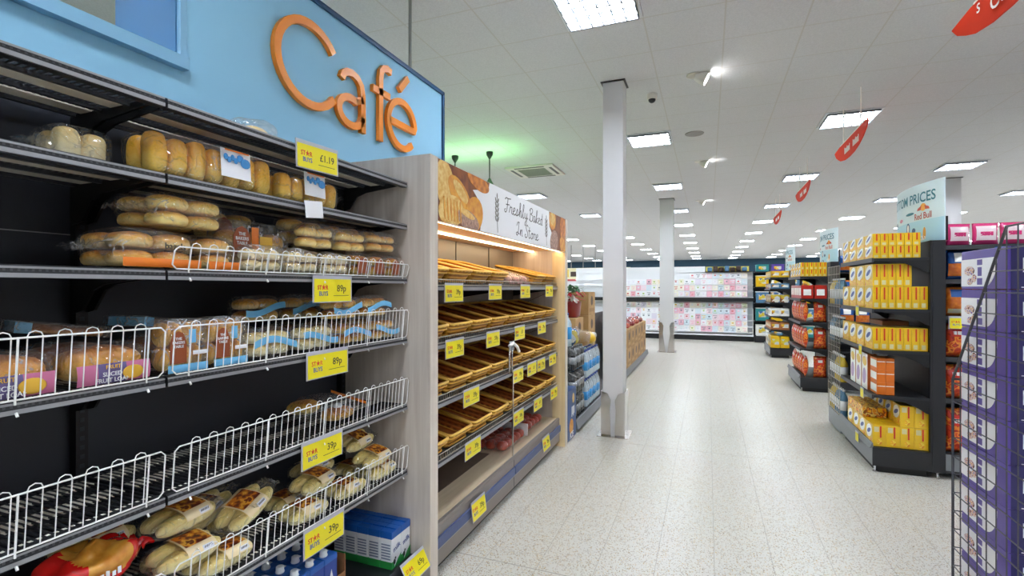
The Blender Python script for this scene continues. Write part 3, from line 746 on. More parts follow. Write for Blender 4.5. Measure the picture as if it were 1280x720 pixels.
for i, (y, l) in enumerate(((1.815, 'just past the price ticket'), (1.94, 'before the last one'), (2.065, 'against the wood panel'))):
    p = bagel_bag((-1.46, y, z), 1, 1, f'seeded roll bag with a brown badge behind the low guard, {l}', rad=(.043, .048, .023), mt='fruit_loaf', lay=2, badge=True, name='roll_bag', bread='roll', cat='bagged rolls')
bagel_bag((-1.462, 1.985, z + .115), 1, 2, 'top bag of rolls with a white twist lying over the seeded rolls', rad=(.04, .048, .02), mt='golden_roll', name='roll_bag', bread='roll', cat='bagged rolls', ends=(1,))

# --- fourth shelf: fruit loaves, crumpets, blue-banded rolls
z = LV[3]
def loaf(loc, label, mt='fruit_loaf', sleeve=True, rz=0, L=.089, name='fruit_loaf', ends=(), film='film'):
    p = pack(name, loc, label, 'bagged loaf', rz)
    o = MB().blob((0, 0, .048), (.062, L, .046), 3.4, 2.6, 22, 12, .004, 22, loc[1], flat=.85).build('loaf', mt, p, True, world=False)
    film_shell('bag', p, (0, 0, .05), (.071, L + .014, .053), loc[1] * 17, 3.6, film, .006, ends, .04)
    if sleeve:
        def sl(y0, y1, mt_, nm='printed_sleeve', e=0):
            def P(u, v): return (.0725 + e + .004 * math.sin(PI * v) , y0 + (y1 - y0) * u, .004 + .05 * v)
            MB().grid(P, 6, 5).build(nm, mt_, p, True, world=False)
        sl(-L * .95, L * .95, 'label_pink')
        sl(-L * .45, L * .28, 'label_purple', e=.001)
        MB().blob((.078, L * .45, .026), (.002, .026, .018), nu=12, nv=8).build('printed_picture', 'label_gold', p, True, world=False)
        lettered(p, ['SLICED', 'FRUIT LOAF'], .0785, -L * .1, .027, .015, 'label_white')
        lettered(p, ['SOREEN'[:0] + 'FRUIT'], .0785, -L * .08, .045, .014, 'label_gold')
    return p
loaf((-1.487, .822, z), 'fruit loaf in a pink and purple printed wrap, nearer the bay seam')
loaf((-1.485, .61, z), 'fruit loaf in a pink wrap at the cut-off end of the fourth shelf')
loaf((-1.485, .40, z), 'fruit loaf in a pink wrap outside the picture end of the shelf')
for i, (x, y, zz, l) in enumerate(((-1.645, .60, 0, 'behind the cut-off pink loaf'), (-1.645, .835, 0, 'behind the pink loaf by the seam'), (-1.645, .57, .106, 'stacked on top at the far dark end'), (-1.645, 1.08, 0, 'behind the upright crumpet packs'))):
    loaf((x, y, z + zz), f'long brown loaf in clear film {l}', 'brown_loaf', False, L=.1, name='brown_loaf')
def sleeve_tray(x, y, zz, label, rz):
    p = pack('waffle_pack', (x, y, zz), label, 'bagged waffles', rz, rx=math.radians(-8))
    MB().bbox(-.06, .06, -.09, .09, .002, .024, .004).build('waffle', 'brown_loaf', p, world=False)
    MB().box(-.064, .064, -.092, -.06, .0, .027).build('printed_wrap', 'ribbon_blue', p, world=False)
    MB().bbox(-.068, .068, -.11, .11, -.001, .03, .006).build('bag', 'film_thick', p, world=False)
sleeve_tray(-1.64, 1.06, z + .12, 'flat pack of dark waffles with a blue wrap lying on the crumpet packs', .2)
sleeve_tray(-1.66, .815, z + .12, 'flat pack of waffles with a blue wrap lying on the brown loaves', -.25)
def crumpet_pack(y, label, x=-1.455):
    p = pack('crumpet_pack', (x, y, z), label, 'bagged crumpets')
    for i in range(4):
        for k in range(2):
            o = MB().blob((0, 0, 0), (.04, .012, .036), 2.2, 2.2, 16, 10, .001, 30, i).build('crumpet', 'crumpet', p, True, world=False)
            o.location = (0, -.045 + i * .03, .042 + .068 * k)
    MB().blob((0, 0, .078), (.05, .066, .078), 7, 7, 24, 14, .002, 20, y * 5).build('bag', 'film_thick', p, True, world=False)
    patch(p, 'printed_band', .0505, -.06, .06, .004, .026, 'ribbon_blue')
    patch(p, 'printed_band', .0505, .0, .022, .085, .125, 'ribbon_blue')
    MB().prism([(-.056, .03), (-.008, .03), (-.008, .09), (-.018, .115), (-.032, .122), (-.046, .115), (-.056, .09)], 'x', .0515, .053).build('badge', 'label_brown', p, world=False)
    lettered(p, ['THE', 'BAKERS', 'TABLE'], .0538, -.032, .1, .011, 'label_white')
    patch(p, 'label', .0512, .012, .056, .05, .062, 'paper_white')
    return p
crumpet_pack(1.01, 'upright crumpet pack with a brown badge and blue base right of the bay seam')
crumpet_pack(1.15, 'second upright crumpet pack, between the badge pack and the rolls')
def ribboned(loc, label, rad=(.042, .046, .0225), n=2, mt='golden_roll', rx=0, seed=0, lay=2):
    p = bagel_bag(loc, 1, n, label, rad=rad, mt=mt, rx=rx, name='roll_bag', bread='roll', cat='bagged rolls', lay=lay)
    hy, hz, x = n * rad[1], lay * rad[2], rad[0] + .016
    def P(u, v):
        y = -hy + 2 * hy * u
        zc = hz * 1.15 + .016 * math.sin(u * 4 + seed)
        return (x - abs(v - .5) * .004 - .012 * max(0, (zc + (v - .5) * .02) / (2 * hz) - .5), y, zc + (v - .5) * .024)
    MB().grid(P, 14, 3).build('printed_ribbon', 'ribbon_blue', p, True, world=False)
    return p
for i, y in enumerate((1.33, 1.55)):
    ribboned((-1.462, y, z), ('split-top rolls in a blue-ribboned bag next to the crumpet packs', 'split-top rolls in a blue-ribboned bag above the shelf ticket')[i], mt='white_roll', seed=i)
for i, (y, dz, l) in enumerate(((1.77, 0, 'bottom layer, middle of the pile'), (1.99, 0, 'bottom layer, against the wood panel'), (1.71, .108, 'upper layer, nearest the ticket'), (1.925, .108, 'upper layer, toward the wood panel'))):
    ribboned((-1.464, y, z + dz), f'blue-ribboned bag of brown rolls, {l}', rad=(.042, .045, .022), mt='golden_roll' if i % 2 else 'fruit_loaf', seed=i * 1.7)
for i, (y, dz, l) in enumerate(((1.33, 0, 'behind the split-top rolls'), (1.55, 0, 'behind the shelf ticket'), (1.77, 0, 'behind the middle of the pile'), (1.99, 0, 'in the back corner by the wood panel'), (1.43, .112, 'stacked at the back above the split-top rolls'), (1.65, .112, 'stacked at the back behind the ticket above'))):
    ribboned((-1.62, y, z + dz), f'blue-ribboned bag of rolls in the back row, {l}', rad=(.044, .046, .0225), mt='brown_loaf' if i < 3 else 'golden_roll', seed=i)
p = bagel_bag((-1.595, 1.92, z + .112), 1, 3, 'bag of round wholemeal buns on top of the pile under the shelf above', rad=(.043, .045, .036), mt='golden_roll', lay=1, film='film_thick', name='bun_bag', bread='bun', cat='bagged rolls')
patch(p, 'printed_ribbon', .056, -.14, -.06, .02, .065, 'ribbon_blue')

# --- fifth shelf: the one bag of pastries left
z = LV[4]
p = pack('pastry_bag', (-1.50, 1.70, z + .003), 'clear bag with two round pastries, alone on the nearly empty shelf', 'bagged pastry', rz=-.15)
lumps(p, [(.0, .04, .03)], (.05, .075, .028), 'fruit_loaf', name='pastry'); lumps(p, [(-.13, -.03, .055)], (.06, .07, .03), 'bagel', name='pastry')
MB().blob((.0, .04, .062), (.018, .02, .012), amp=.003).build('icing', 'label_white', p, True, world=False)
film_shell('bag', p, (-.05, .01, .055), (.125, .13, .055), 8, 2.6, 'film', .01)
MB().grid(lambda u, v: (-.10 + .16 * u, .15 + .0 * v - .06 * (1 - u), .10 - .045 * u + .012 * v), 8, 3).build('printed_band', 'label_orange', p, True, world=False)

# --- sixth shelf: part-baked baguettes and red bags
z = LV[5]
def baguettes(loc, label, rz=0, rx=0, ry=0, L=.098, lab='top', one=False):
    """pair of part-baked baguettes in clear film with a printed wrap round the middle; lies along y"""
    p = pack('baguette_bag', loc, label, 'bagged baguettes', rz, rx, ry, 'bags of part-baked baguettes')
    for s in ((-1, 1) if not one else (0,)):
        o = MB().blob((0, 0, 0), (.0295, L, .027), 2.3, 2.6, 16, 14, .0025, 18, loc[1] * 5 + s).build('baguette', 'part_baked', p, True, world=False)
        o.location = (s * .028, rnd.uniform(-.006, .006), .028)
    film_shell('bag', p, (0, 0, .03), (.063, L + .016, .032), loc[1] * 13 + loc[2] * 7, 3.0, 'film_bag', .004, (1,) if rx > .03 else (), .035)
    y0 = rnd.uniform(-.03, .03)
    a = lab
    def wrap(y0, y1, a0, a1, nm, mt_, e=0):
        def P(u, v):
            q = math.radians(a0 + (a1 - a0) * v)
            return (math.copysign(abs(math.cos(q)) ** .7, math.cos(q)) * (.066 + e), y0 + (y1 - y0) * u, .03 + math.copysign(abs(math.sin(q)) ** .8, math.sin(q)) * (.0345 + e))
        MB().grid(P, 6, 10).build(nm, mt_, p, True, world=False)
    wrap(y0 - .045, y0 + .045, 12, 150, 'printed_wrap', 'label_cream')
    wrap(y0 - .04, y0 + .04, 62, 115, 'printed_picture', 'label_pretzel', .001)
    wrap(y0 + .0, y0 + .034, 18, 42, 'barcode', 'barcode', .001)
    m_ = MB()
    for k in range(7):
        q = math.radians(30); m_.box(math.cos(q) ** .7 * .0675 - .0, math.cos(q) ** .7 * .0675 + .0008, y0 + .004 + k * .004, y0 + .0055 + k * .004, .03 + math.sin(q) ** .8 * .0355 - .006, .03 + math.sin(q) ** .8 * .0355 + .006)
    m_.build('barcode_lines', 'ink_dark', p, world=False)
    return p
BG = [
 ((-1.65, .86, z), 0, 0, 0, 'low at the back behind the red bags'),
 ((-1.61, 1.115, z), 0, 0, 0, 'low at the back under the bay seam'),
 ((-1.66, .88, z + .07), 0, 0, .05, 'on the second layer behind the red bags'),
 ((-1.655, .90, z + .142), .04, 0, .12, 'on the third layer behind the red bags'),
 ((-1.475, 1.16, z), .02, 0, 0, 'low behind the wire guard right of the seam'),
 ((-1.485, 1.05, z + .072), -.03, 0, .12, 'labelled side up across the bay seam'),
 ((-1.555, 1.085, z + .150), .06, .04, .1, 'topmost of the pile at the bay seam'),
 ((-1.635, 1.235, z + .10), .10, .34, 0, 'tilted up at the back right of the seam'),
 ((-1.50, 1.285, z + .115), .14, .36, .1, 'leaning steeply in the middle of the heap'),
 ((-1.64, 1.37, z + .04), .16, .28, 0, 'leaning half in the gap of the middle'),
 ((-1.475, 1.53, z), -.02, 0, 0, 'low behind the guard next to the lower 39p ticket'),
 ((-1.61, 1.58, z), .02, 0, 0, 'behind the two nearest the lower 39p ticket'),
 ((-1.52, 1.62, z + .075), .08, .04, .1, 'just under the upper 39p ticket'),
 ((-1.645, 1.75, z + .07), 0, 0, 0, 'deep behind the upper 39p ticket'),
 ((-1.475, 1.77, z), 0, 0, 0, 'low behind the guard past the tickets'),
 ((-1.475, 2.0, z), 0, 0, 0, 'low behind the guard against the wood panel'),
 ((-1.485, 1.96, z + .074), .0, .02, .2, 'second layer against the wood panel'),
 ((-1.565, 1.94, z + .152), .05, .05, .3, 'topmost by the wood panel with its picture label up'),
 ((-1.61, 1.98, z), 0, 0, 0, 'in the back corner by the wood panel'),
]
for i, (l, rz, rx, ry, d) in enumerate(BG): baguettes(l, f'bag of pale part-baked baguettes {d}', rz, rx, ry)
patch_mat('red_bag', ['b8120f', 'd81a17', 'e02320', 'c01412'], 9, .22, .6)
mat('red_gloss', 'd31815', .22, coat=.6, bump=.3, bscale=25); mat('gold_window', 'e2a23c', .25, var='c97f28', vscale=30, coat=.6)
for i, (l, rz, lb) in enumerate((((-1.485, .80, z + .128), .06, 'glossy red bag with a golden window lying in front of the baguettes'), ((-1.485, .54, z + .128), 0, 'glossy red and golden bag under the shelf at the cut-off corner'), ((-1.485, .80, z + .003), 0, 'glossy red bag at the bottom beside the front baguettes'), ((-1.485, .54, z + .003), 0, 'glossy red bag at the bottom of the cut-off corner'))):
    p = pack('brioche_bag', l, lb, 'bagged rolls', rz, rx=0)
    m_ = MB().blob((0, 0, .06), (.074, .104, .05), 3.0, 2.4, 44, 30, .02, 26, i * 2 + 1)
    def ink(f):                                            # printed film: red ends, gold see-through middle with wavy edges
        c_ = sum((m_.v[q] for q in f), Vector()) / len(f)
        w_ = .03 * noise.noise(c_ * 28 + Vector((i, 2, 3)))
        return 1 if (-.045 + w_ < c_.y < .055 + w_ * .6 and c_.z > .045 + w_) else 0
    m_.m = [ink(f) for f in m_.f]
    m_.build('bag', ['red_gloss', 'gold_window'], p, True, world=False)
    m_ = MB()
    for k in range(5): m_.box(.0755 + .0012 * (k % 2), .0775 + .0012 * (k % 2), -.035 + k * .014, -.027 + k * .014, .04, .052 + .004 * (k % 3))
    m_.build('printed_script', 'label_white', p, world=False)
    m_ = MB(); tail(m_, (0, .098, .06), 1, .13, .08, .045, i); m_.build('twisted_end', 'red_gloss', p, True, world=False)

# --- base: milk and blue cartons
z = .2
mat('carton_blue', '1f5fb5', .35); mat('carton_navy', '1c3f94', .3); mat('carton_white', 'eef0f4', .35); mat('carton_green', '2d9a48', .35); mat('cap_white', 'f3f4f6', .3); mat('cow_black', '2c2c30', .5)
mat('print_grey', '8b93a8', .5); mat('tray_card', '9a6a44', .6)
def milk():
    p = empty('milk_carton', (0, 0, 0))
    w, d, h = .038, .032, .172
    MB().bbox(-d, d, -w, w, .0015, h * .99, .002).build('body', 'carton_white', p, world=False)
    m_ = MB().box(-d - .0006, d + .0006, -w - .0006, w + .0006, h * .83, h * 1.0)
    m_.box(-d, d, -w, w, h, h + .003).box(-d, d, -.004, .004, h + .003, h + .009)
    m_.build('top', 'carton_blue', p, world=False)
    m_ = MB().box(-d - .0006, d + .0006, -w - .0006, -w + .022, 0.001, .035).prism([(-w + .02, .001), (w + .0006, .001), (w + .0006, .05), (0.012, .032)], 'x', d, d + .0007)
    m_.build('meadow', 'carton_green', p, world=False)
    m_ = MB().blob((d + .0004, -.016, .03), (.0006, .01, .013), nu=10, nv=6).blob((d + .0004, -.008, .045), (.0006, .006, .006), nu=8, nv=6); m_.build('cow', 'cow_black', p, world=False)
    m_ = MB()
    for k in range(6): m_.box(-d + .006, d - .008, -w - .001, -w - .0004, .045 + k * .013, .052 + k * .013)
    m_.build('side_print', 'print_grey', p, world=False)
    text('milk', .034, 'carton_navy', p, (d + .0008, .002, .092), FACE_PX @ Matrix.Rotation(math.radians(12), 4, 'Z'), 1, world=False)
    return p
mp = milk(); first = True
for j in range(2):
    for i in range(5):
        o = mp if first else copy_tree(mp); first = False
        o.location = (-1.408 - i * .068, 2.008 + j * .079, z)
        tag(o, f'small milk carton, {ORD[i]} from the front in the {("row facing the opening", "row against the wood panel")[j]}', 'milk carton', 'milk cartons on the base shelf')
z += .0015
tr = MB().box(-1.72, -1.425, 1.20, 1.70, z, z + .004).box(-1.425, -1.421, 1.20, 1.70, z, z + .13).box(-1.72, -1.716, 1.20, 1.70, z, z + .13).box(-1.72, -1.421, 1.70, 1.704, z, z + .2).box(-1.72, -1.421, 1.196, 1.20, z, z + .13)
tag(tr.build('cardboard_tray', 'tray_card'), 'open brown cardboard tray holding the blue cartons with white caps', 'tray')
def uht():
    p = empty('drink_carton', (0, 0, 0))
    MB().bbox(-.035, .035, -.0375, .0375, .004, .215, .003).build('body', 'carton_navy', p, world=False)
    MB().bbox(-.0355, .0355, -.038, .038, .20, .225, .003).build('top', 'carton_blue', p, world=False)
    m_ = MB(); m_.x = Matrix.Translation((.006, -.012, .225)); m_.lathe([(.016, 0), (.017, .004), (.015, .006), (.0145, .022), (.012, .024)], 14); m_.build('cap', 'cap_white', p, True, world=False)
    MB().box(-.026, -.004, .004, .03, .2255, .2265).build('top_print', 'carton_white', p, world=False)
    MB().prism([(-.02, .06), (.02, .06), (.012, .13), (.002, .17), (-.012, .13)], 'x', .0352, .036).build('milk_splash', 'carton_white', p, world=False)
    return p
up = uht(); first = True
for j in range(6):
    for i in range(4):
        o = up if first else copy_tree(up); first = False
        o.location = (-1.462 - i * .0715, 1.242 + j * .0765, z + .004)
        tag(o, f'blue white-capped carton in the tray, {ORD[i]} from the front, {ORD[j]} row from the left', 'drink carton', 'blue cartons in the cardboard tray')
# ================================================================== in-store bakery unit
BU = empty('bakery_unit', (-1.55, 3.42, 0), 'tall wood-framed in-store bakery display with lit fascia and four shelves of wicker baskets', 'display unit')
PY0, PY1, PY2, PY3 = 2.138, 2.211, 4.64, 4.71
def side(y0, y1):
    o = MB().box(-1.85, -1.272, y0, y1, 0, 2.18).build('side_panel', 'panel_wood', BU)
    MB().box(-1.272, -1.268, y0, y1, 0, 2.18).build('edge_strip', 'panel_edge', o)
    return o
side(PY0, PY1); side(PY2, PY3)
MB().box(-1.27 - .13, -1.275, PY2 - .004, PY2, .0, 1.86).build('inner_lining', 'warm_wood', BU)
MB().box(-1.83, -1.81, PY1, PY2, .25, 2.16).build('back_panel', 'bakery_back', BU)
m_ = MB()
for y in (2.75, 3.43, 4.05): m_.box(-1.81, -1.806, y - .003, y + .003, .27, 1.9)
m_.build('panel_joint', 'kick_black', BU)
MB().box(-1.82, -1.30, PY1, PY2, 2.155, 2.175).build('top_board', 'panel_wood', BU)
MB().box(-1.81, -1.30, PY1, PY2, 1.878, 1.89).build('soffit', 'warm_wood', BU)
for x in (-1.325, -1.60):
    MB().box(x - .014, x + .014, PY1 + .005, PY2 - .01, 1.868, 1.8775).build('led_strip', 'led_warm', BU)
fz0, fz1 = 1.862, 2.178
fa = MB().box(-1.30, -1.272, PY1, PY2 + .04, fz0, fz1).build('fascia', 'paper_white', BU)
mat('print_brown', '6e3512', .4, var='9a5218', vscale=14); mat('print_gold', 'efae38', .4, var='d98322', vscale=18); mat('print_crust', 'e08c28', .4, var='b45f16', vscale=26); mat('print_flour', 'f3d488', .4, var='e0a94a', vscale=40); mat('print_seed', 'c9a08a', .4, var='8f6a5c', vscale=60)
mat('script_ink', '54504c', .5); mat('wheat_ink', '7a756d', .5)
FX = -1.272
def flat(name, poly, mt, lay):
    """printed shape clipped to the fascia"""
    poly = [(min(max(y, PY1 + .001), PY2 + .039), min(max(z, fz0 + .001), fz1 - .001)) for y, z in poly]
    return MB().prism(poly, 'x', FX, FX + .0005 + .0004 * lay).build(name, mt, fa)
def ell(cy, cz, ry, rz, a=0, n=22):
    c_, s_ = math.cos(math.radians(a)), math.sin(math.radians(a))
    return [(cy + ry * math.cos(q) * c_ - rz * math.sin(q) * s_, cz + ry * math.cos(q) * s_ + rz * math.sin(q) * c_) for q in [2 * PI * i / n for i in range(n)]]
flat('printed_picture', [(2.21, 1.86), (2.72, 1.86), (2.74, 1.95), (2.72, 2.03), (2.62, 2.09), (2.84, 2.13), (2.86, 2.18), (2.21, 2.18)], 'print_brown', 0)
for i, (e_, mt_) in enumerate(((ell(2.30, 2.05, .10, .14, 20), 'print_flour'), (ell(2.46, 2.03, .15, .075, -28), 'print_gold'), (ell(2.47, 2.05, .10, .035, -28), 'print_flour'), (ell(2.70, 2.15, .15, .05, -8), 'print_crust'), (ell(2.64, 1.95, .12, .10, 25), 'print_gold'), (ell(2.36, 1.93, .14, .085, 8), 'print_flour'), (ell(2.56, 1.905, .14, .055, -8), 'print_seed'), (ell(2.54, 1.94, .10, .02, -10), 'print_flour'))):
    flat('printed_loaf', e_, mt_, i + 1)
for k in range(6): flat('printed_score', ell(2.28 + k * .036, 1.935, .006, .06, 6), 'print_gold', 10)
flat('printed_picture', [(4.22, 1.86), (4.68, 1.86), (4.68, 2.18), (4.12, 2.18), (4.13, 2.05), (4.2, 2.0)], 'print_brown', 0)
for i, (e_, mt_) in enumerate(((ell(4.22, 2.12, .10, .09, 0), 'print_gold'), (ell(4.22, 2.13, .07, .06, 0), 'print_flour'), (ell(4.56, 2.05, .10, .16, 10), 'print_crust'), (ell(4.27, 1.93, .12, .10, 20), 'print_seed'), (ell(4.54, 1.92, .10, .07, -20), 'print_gold'))):
    flat('printed_loaf', e_, mt_, i + 1)
def wheat(cy):
    m_ = MB(); ribbon(m_, [(cy + .012, 1.88), (cy + .002, 1.95), (cy - .004, 2.02), (cy, 2.10)], .004, FX, FX + .001)
    for k in range(5):
        for s in (-1, 1):
            z = 1.955 + k * .03; m_.prism(ell(cy + s * .018 - .002, z + .012, .008, .02, -s * 32, 10), 'x', FX, FX + .001)
    m_.prism(ell(cy, 2.115, .007, .02, 0, 10), 'x', FX, FX + .001)
    m_.build('printed_wheat', 'wheat_ink', fa)
wheat(2.98); wheat(4.04)
# handwritten lettering, one stroke list per letter (unit box: x-height .5, caps 1)
HW = {
 'F': [[(.0, .85), (.1, .98), (.3, .95), (.62, 1.0)], [(.3, .95), (.26, .4), (.18, .05), (.05, -.02), (-.02, .12), (.08, .22)], [(.12, .52), (.5, .56)]],
 'r': [[(0, .05), (.1, .4), (.12, .5), (.16, .42), (.3, .45), (.28, .1), (.4, 0), (.5, .12)]], 'e': [[(0, .2), (.2, .28), (.26, .42), (.16, .5), (.06, .36), (.08, .08), (.22, 0), (.4, .14)]],
 's': [[(0, .05), (.14, .42), (.2, .5), (.24, .25), (.16, .02), (.02, .06)], [(.16, .02), (.34, .12)]], 'h': [[(0, .1), (.16, .6), (.2, .95), (.12, 1.0), (.1, .7), (.1, 0)], [(.1, .2), (.2, .46), (.28, .44), (.28, .08), (.36, 0), (.44, .12)]],
 'l': [[(0, .1), (.18, .6), (.22, .95), (.14, 1.0), (.1, .7), (.12, .08), (.2, 0), (.3, .12)]], 'y': [[(0, .45), (.04, .12), (.14, .02), (.26, .2), (.3, .48)], [(.3, .48), (.26, -.2), (.14, -.48), (.04, -.36), (.2, -.1), (.44, .14)]],
 'B': [[(.1, .9), (.1, .3), (.04, 0)], [(-.02, .75), (.14, .98), (.38, .95), (.4, .7), (.16, .54), (.44, .46), (.46, .12), (.24, -.02), (-.02, .1)]],
 'a': [[(.26, .44), (.1, .48), (.0, .25), (.06, .02), (.2, .08), (.28, .46), (.28, .06), (.36, 0), (.44, .12)]], 'k': [[(0, .1), (.16, .6), (.2, .95), (.12, 1.0), (.1, .7), (.1, 0)], [(.3, .46), (.12, .24), (.26, .04), (.4, .1)]],
 'd': [[(.26, .4), (.12, .48), (.0, .25), (.06, .02), (.2, .08), (.3, .95), (.28, .06), (.38, .04)]], 'I': [[(.0, .7), (.12, .98), (.32, .98)], [(.26, .98), (.22, .3), (.1, -.02), (-.02, .12), (.1, .22), (.36, .1)]],
 'n': [[(0, .1), (.06, .48), (.08, 0)], [(.08, .25), (.18, .48), (.26, .42), (.26, .06), (.36, .02)]], 'S': [[(.4, .85), (.28, 1.0), (.12, .84), (.2, .6), (.36, .36), (.3, .06), (.1, -.02), (.0, .16), (.12, .24)]],
 't': [[(.14, .9), (.1, .1), (.2, 0), (.3, .1)], [(.0, .58), (.3, .6)]], 'o': [[(.16, .48), (.02, .3), (.06, .02), (.22, .04), (.28, .3), (.16, .48), (.36, .4)]]}
ADV = {'F': .5, 'B': .55, 'S': .46, 'I': .44, 'h': .42, 'n': .38, 'r': .42}
def script(words, y0, z0, sx, sz, mb):
    y = y0
    for ch in words:
        if ch == ' ': y += .28 * sx; continue
        for st in HW[ch]:
            v = [Vector(p) for p in st]; pts = []
            for i in range(len(v) - 1):                      # Catmull-Rom rounding of the pen stroke
                p0, p1, p2, p3 = v[max(i - 1, 0)], v[i], v[i + 1], v[min(i + 2, len(v) - 1)]
                for t in (0, .33, .66): pts.append(.5 * ((2 * p1) + (p2 - p0) * t + (2 * p0 - 5 * p1 + 4 * p2 - p3) * t * t + (3 * p1 - p0 - 3 * p2 + p3) * t ** 3))
            pts.append(v[-1])
            ribbon(mb, [(y + p.x * sx + p.y * sz * .12, z0 + p.y * sz) for p in pts], .0062, FX, FX + .0012)
        y += ADV.get(ch, .37) * sx
m_ = MB(); script('Freshly Baked', 3.11, 2.035, .16, .10, m_); script('In Store', 3.33, 1.90, .16, .095, m_)
m_.build('lettering', 'script_ink', fa)

# shelves, sloping down to the front
SLZ = [1.533, 1.218, .90, .58]; SXF, SXB, RISE = -1.36, -1.80, .105
for k, z in enumerate(SLZ):
    m_ = MB().prism([(SXF, z - .012), (SXF, z - .004), (SXB, z - .004 + RISE), (SXB, z - .012 + RISE)], 'y', PY1, PY2)
    m_.box(SXF - .01, SXF + .012, PY1, PY2, z - .03, z)
    s_ = m_.build('shelf', 'shelf_grey', BU)
    MB().box(SXF + .012, SXF + .015, PY1, PY2, z - .026, z - .008).build('front_edge', 'edge_grey', s_)
    w_m = MB()
    w_m.tube([(SXF + .004, PY1 + .004, z + .034), (SXF + .004, PY2 - .008, z + .034)], .003, 6).tube([(SXF + .004, PY1 + .004, z + .002), (SXF + .004, PY2 - .008, z + .002)], .003, 6)
    n = 96
    for i in range(n + 1):
        y = PY1 + .01 + (PY2 - PY1 - .03) * i / n; w_m.box(SXF + .0025, SXF + .0055, y - .0014, y + .0014, z, z + .034)
    w_m.build('wire_rail', 'wire_zinc', s_)
    for y in (PY1 + .012, 3.43, PY2 - .012):
        MB().prism([(SXB, z - .09), (SXF - .04, z - .03), (SXF - .04, z - .012), (SXB, z + RISE - .014)], 'y', y - .006, y + .006).build('bracket', 'bracket_black', s_)
    MB().tube([(SXF - .02, PY2 - .0036, z - .03), (SXB + .05, PY2 - .0036, z - .19)], .003, 6).build('stay_rod', 'steel', s_)
MB().box(SXF + .016, SXF + .026, 3.424, 3.436, .285, .9).build('front_post', 'steel', BU)
# base cabinet
m_ = MB().box(-1.81, -1.345, PY1, PY2, .235, .268)
wood_mat('deck_pale', 'd3bd9d', 'e2ceb0', .5, 'Y'); mat('deck_liner', '6f5d50', .5, var='7d6a5b', vscale=6)
m_.build('deck', 'deck_pale', BU)
m_ = MB().box(-1.345, -1.328, PY1, PY2, .055, .255).prism([(-1.37, .262), (-1.345, .255), (-1.326, .258), (-1.33, .272), (-1.345, .272)], 'y', PY1, PY2)
pl = m_.build('plinth', 'bakery_grey', BU)
m_ = MB().box(-1.328, -1.316, PY1, 3.42, .15, .205).box(-1.328, -1.316, 3.435, PY2, .15, .205); m_.build('bumper', 'bumper_blue', pl)
MB().box(-1.328, -1.318, PY1, PY2, .142, .149).build('bumper_trim', 'edge_grey', pl)
MB().box(-1.329, -1.327, 3.425, 3.43, .055, .255).build('joint', 'kick_black', pl)
MB().box(-1.80, -1.37, PY1, PY2, 0, .055).build('kick_plate', 'kick_black', BU)
tag(MB().box(-1.79, -1.535, 2.3, 3.45, .2687, .2705).build('paper_liner', 'deck_liner'), 'dark brown sheet lying along the back of the bakery deck', 'paper')

# wicker baskets
wicker_mat('wicker_dark', '6a3010', 'b5622a'); wicker_mat('wicker_gold', 'a8681a', 'ecb045'); wicker_mat('wicker_rim', 'c98a2a', 'f4c55c')
def rrect(cx, cy, hx, hy, r, n=4):
    out = []
    for q, (sx, sy) in enumerate(((1, 1), (-1, 1), (-1, -1), (1, -1))):
        for k in range(n + 1):
            a = PI / 2 * (q + k / n); out.append((cx + sx * (hx - r) + r * math.cos(a), cy + sy * (hy - r) + r * math.sin(a)))
    return out
def loft(mb, loops, m=0, cap0=False, cap1=False):
    n = len(loops[0]); vs = [p for l in loops for p in l]; fs = []
    for i in range(len(loops) - 1):
        for k in range(n): fs.append((i * n + k, i * n + (k + 1) % n, (i + 1) * n + (k + 1) % n, (i + 1) * n + k))
    if cap0: fs.append(tuple(range(n))[::-1])
    if cap1: fs.append(tuple((len(loops) - 1) * n + k for k in range(n)))
    return mb.add(vs, fs, m)
def basket(hx=.2, hy=.143, h=.085):
    p = empty('wicker_basket', (0, 0, 0))
    L = lambda a, b, z, r=.03: [(x, y, z) for x, y in rrect(0, 0, hx * a, hy * b, r)]
    m_ = MB(); loft(m_, [L(.84, .82, 0), L(.9, .88, h * .4), L(.985, .98, h)], cap0=True); loft(m_, [L(.985, .98, h), L(.955, .94, h), L(.87, .84, .012), L(.8, .78, .01)], 1, cap1=True)
    m_.build('body', ['wicker_gold', 'wicker_dark'], p, True, world=False)
    m_ = MB(); m_.tube(L(.985, .975, h + .004), .0105, 8, closed=True); m_.tube(L(.98, .965, h - .016), .006, 6, closed=True); m_.tube(L(.9, .88, .018), .006, 6, closed=True)
    m_.build('rim', 'wicker_rim', p, True, world=False)
    return p
B0 = basket(); firstb = True
SN = ['top', 'second', 'third', 'lowest']
PX = SXF - .016; tlt = math.atan(RISE / (SXF - SXB))
for s, z in enumerate(SLZ):
    for k in range(8):
        if s == 0 and k in (4, 5): continue
        o = B0 if firstb else copy_tree(B0); firstb = False
        cx = PX - .2 * math.cos(tlt) - .004
        o.location = (cx, 2.364 + .302 * k, z + .2 * math.sin(tlt) + .0035)
        o.rotation_euler = (0, tlt, 0)
        tag(o, f'empty wicker basket, {ORD[k]} from the near end of the {SN[s]} bakery shelf', 'basket', 'wicker baskets in the bakery unit')
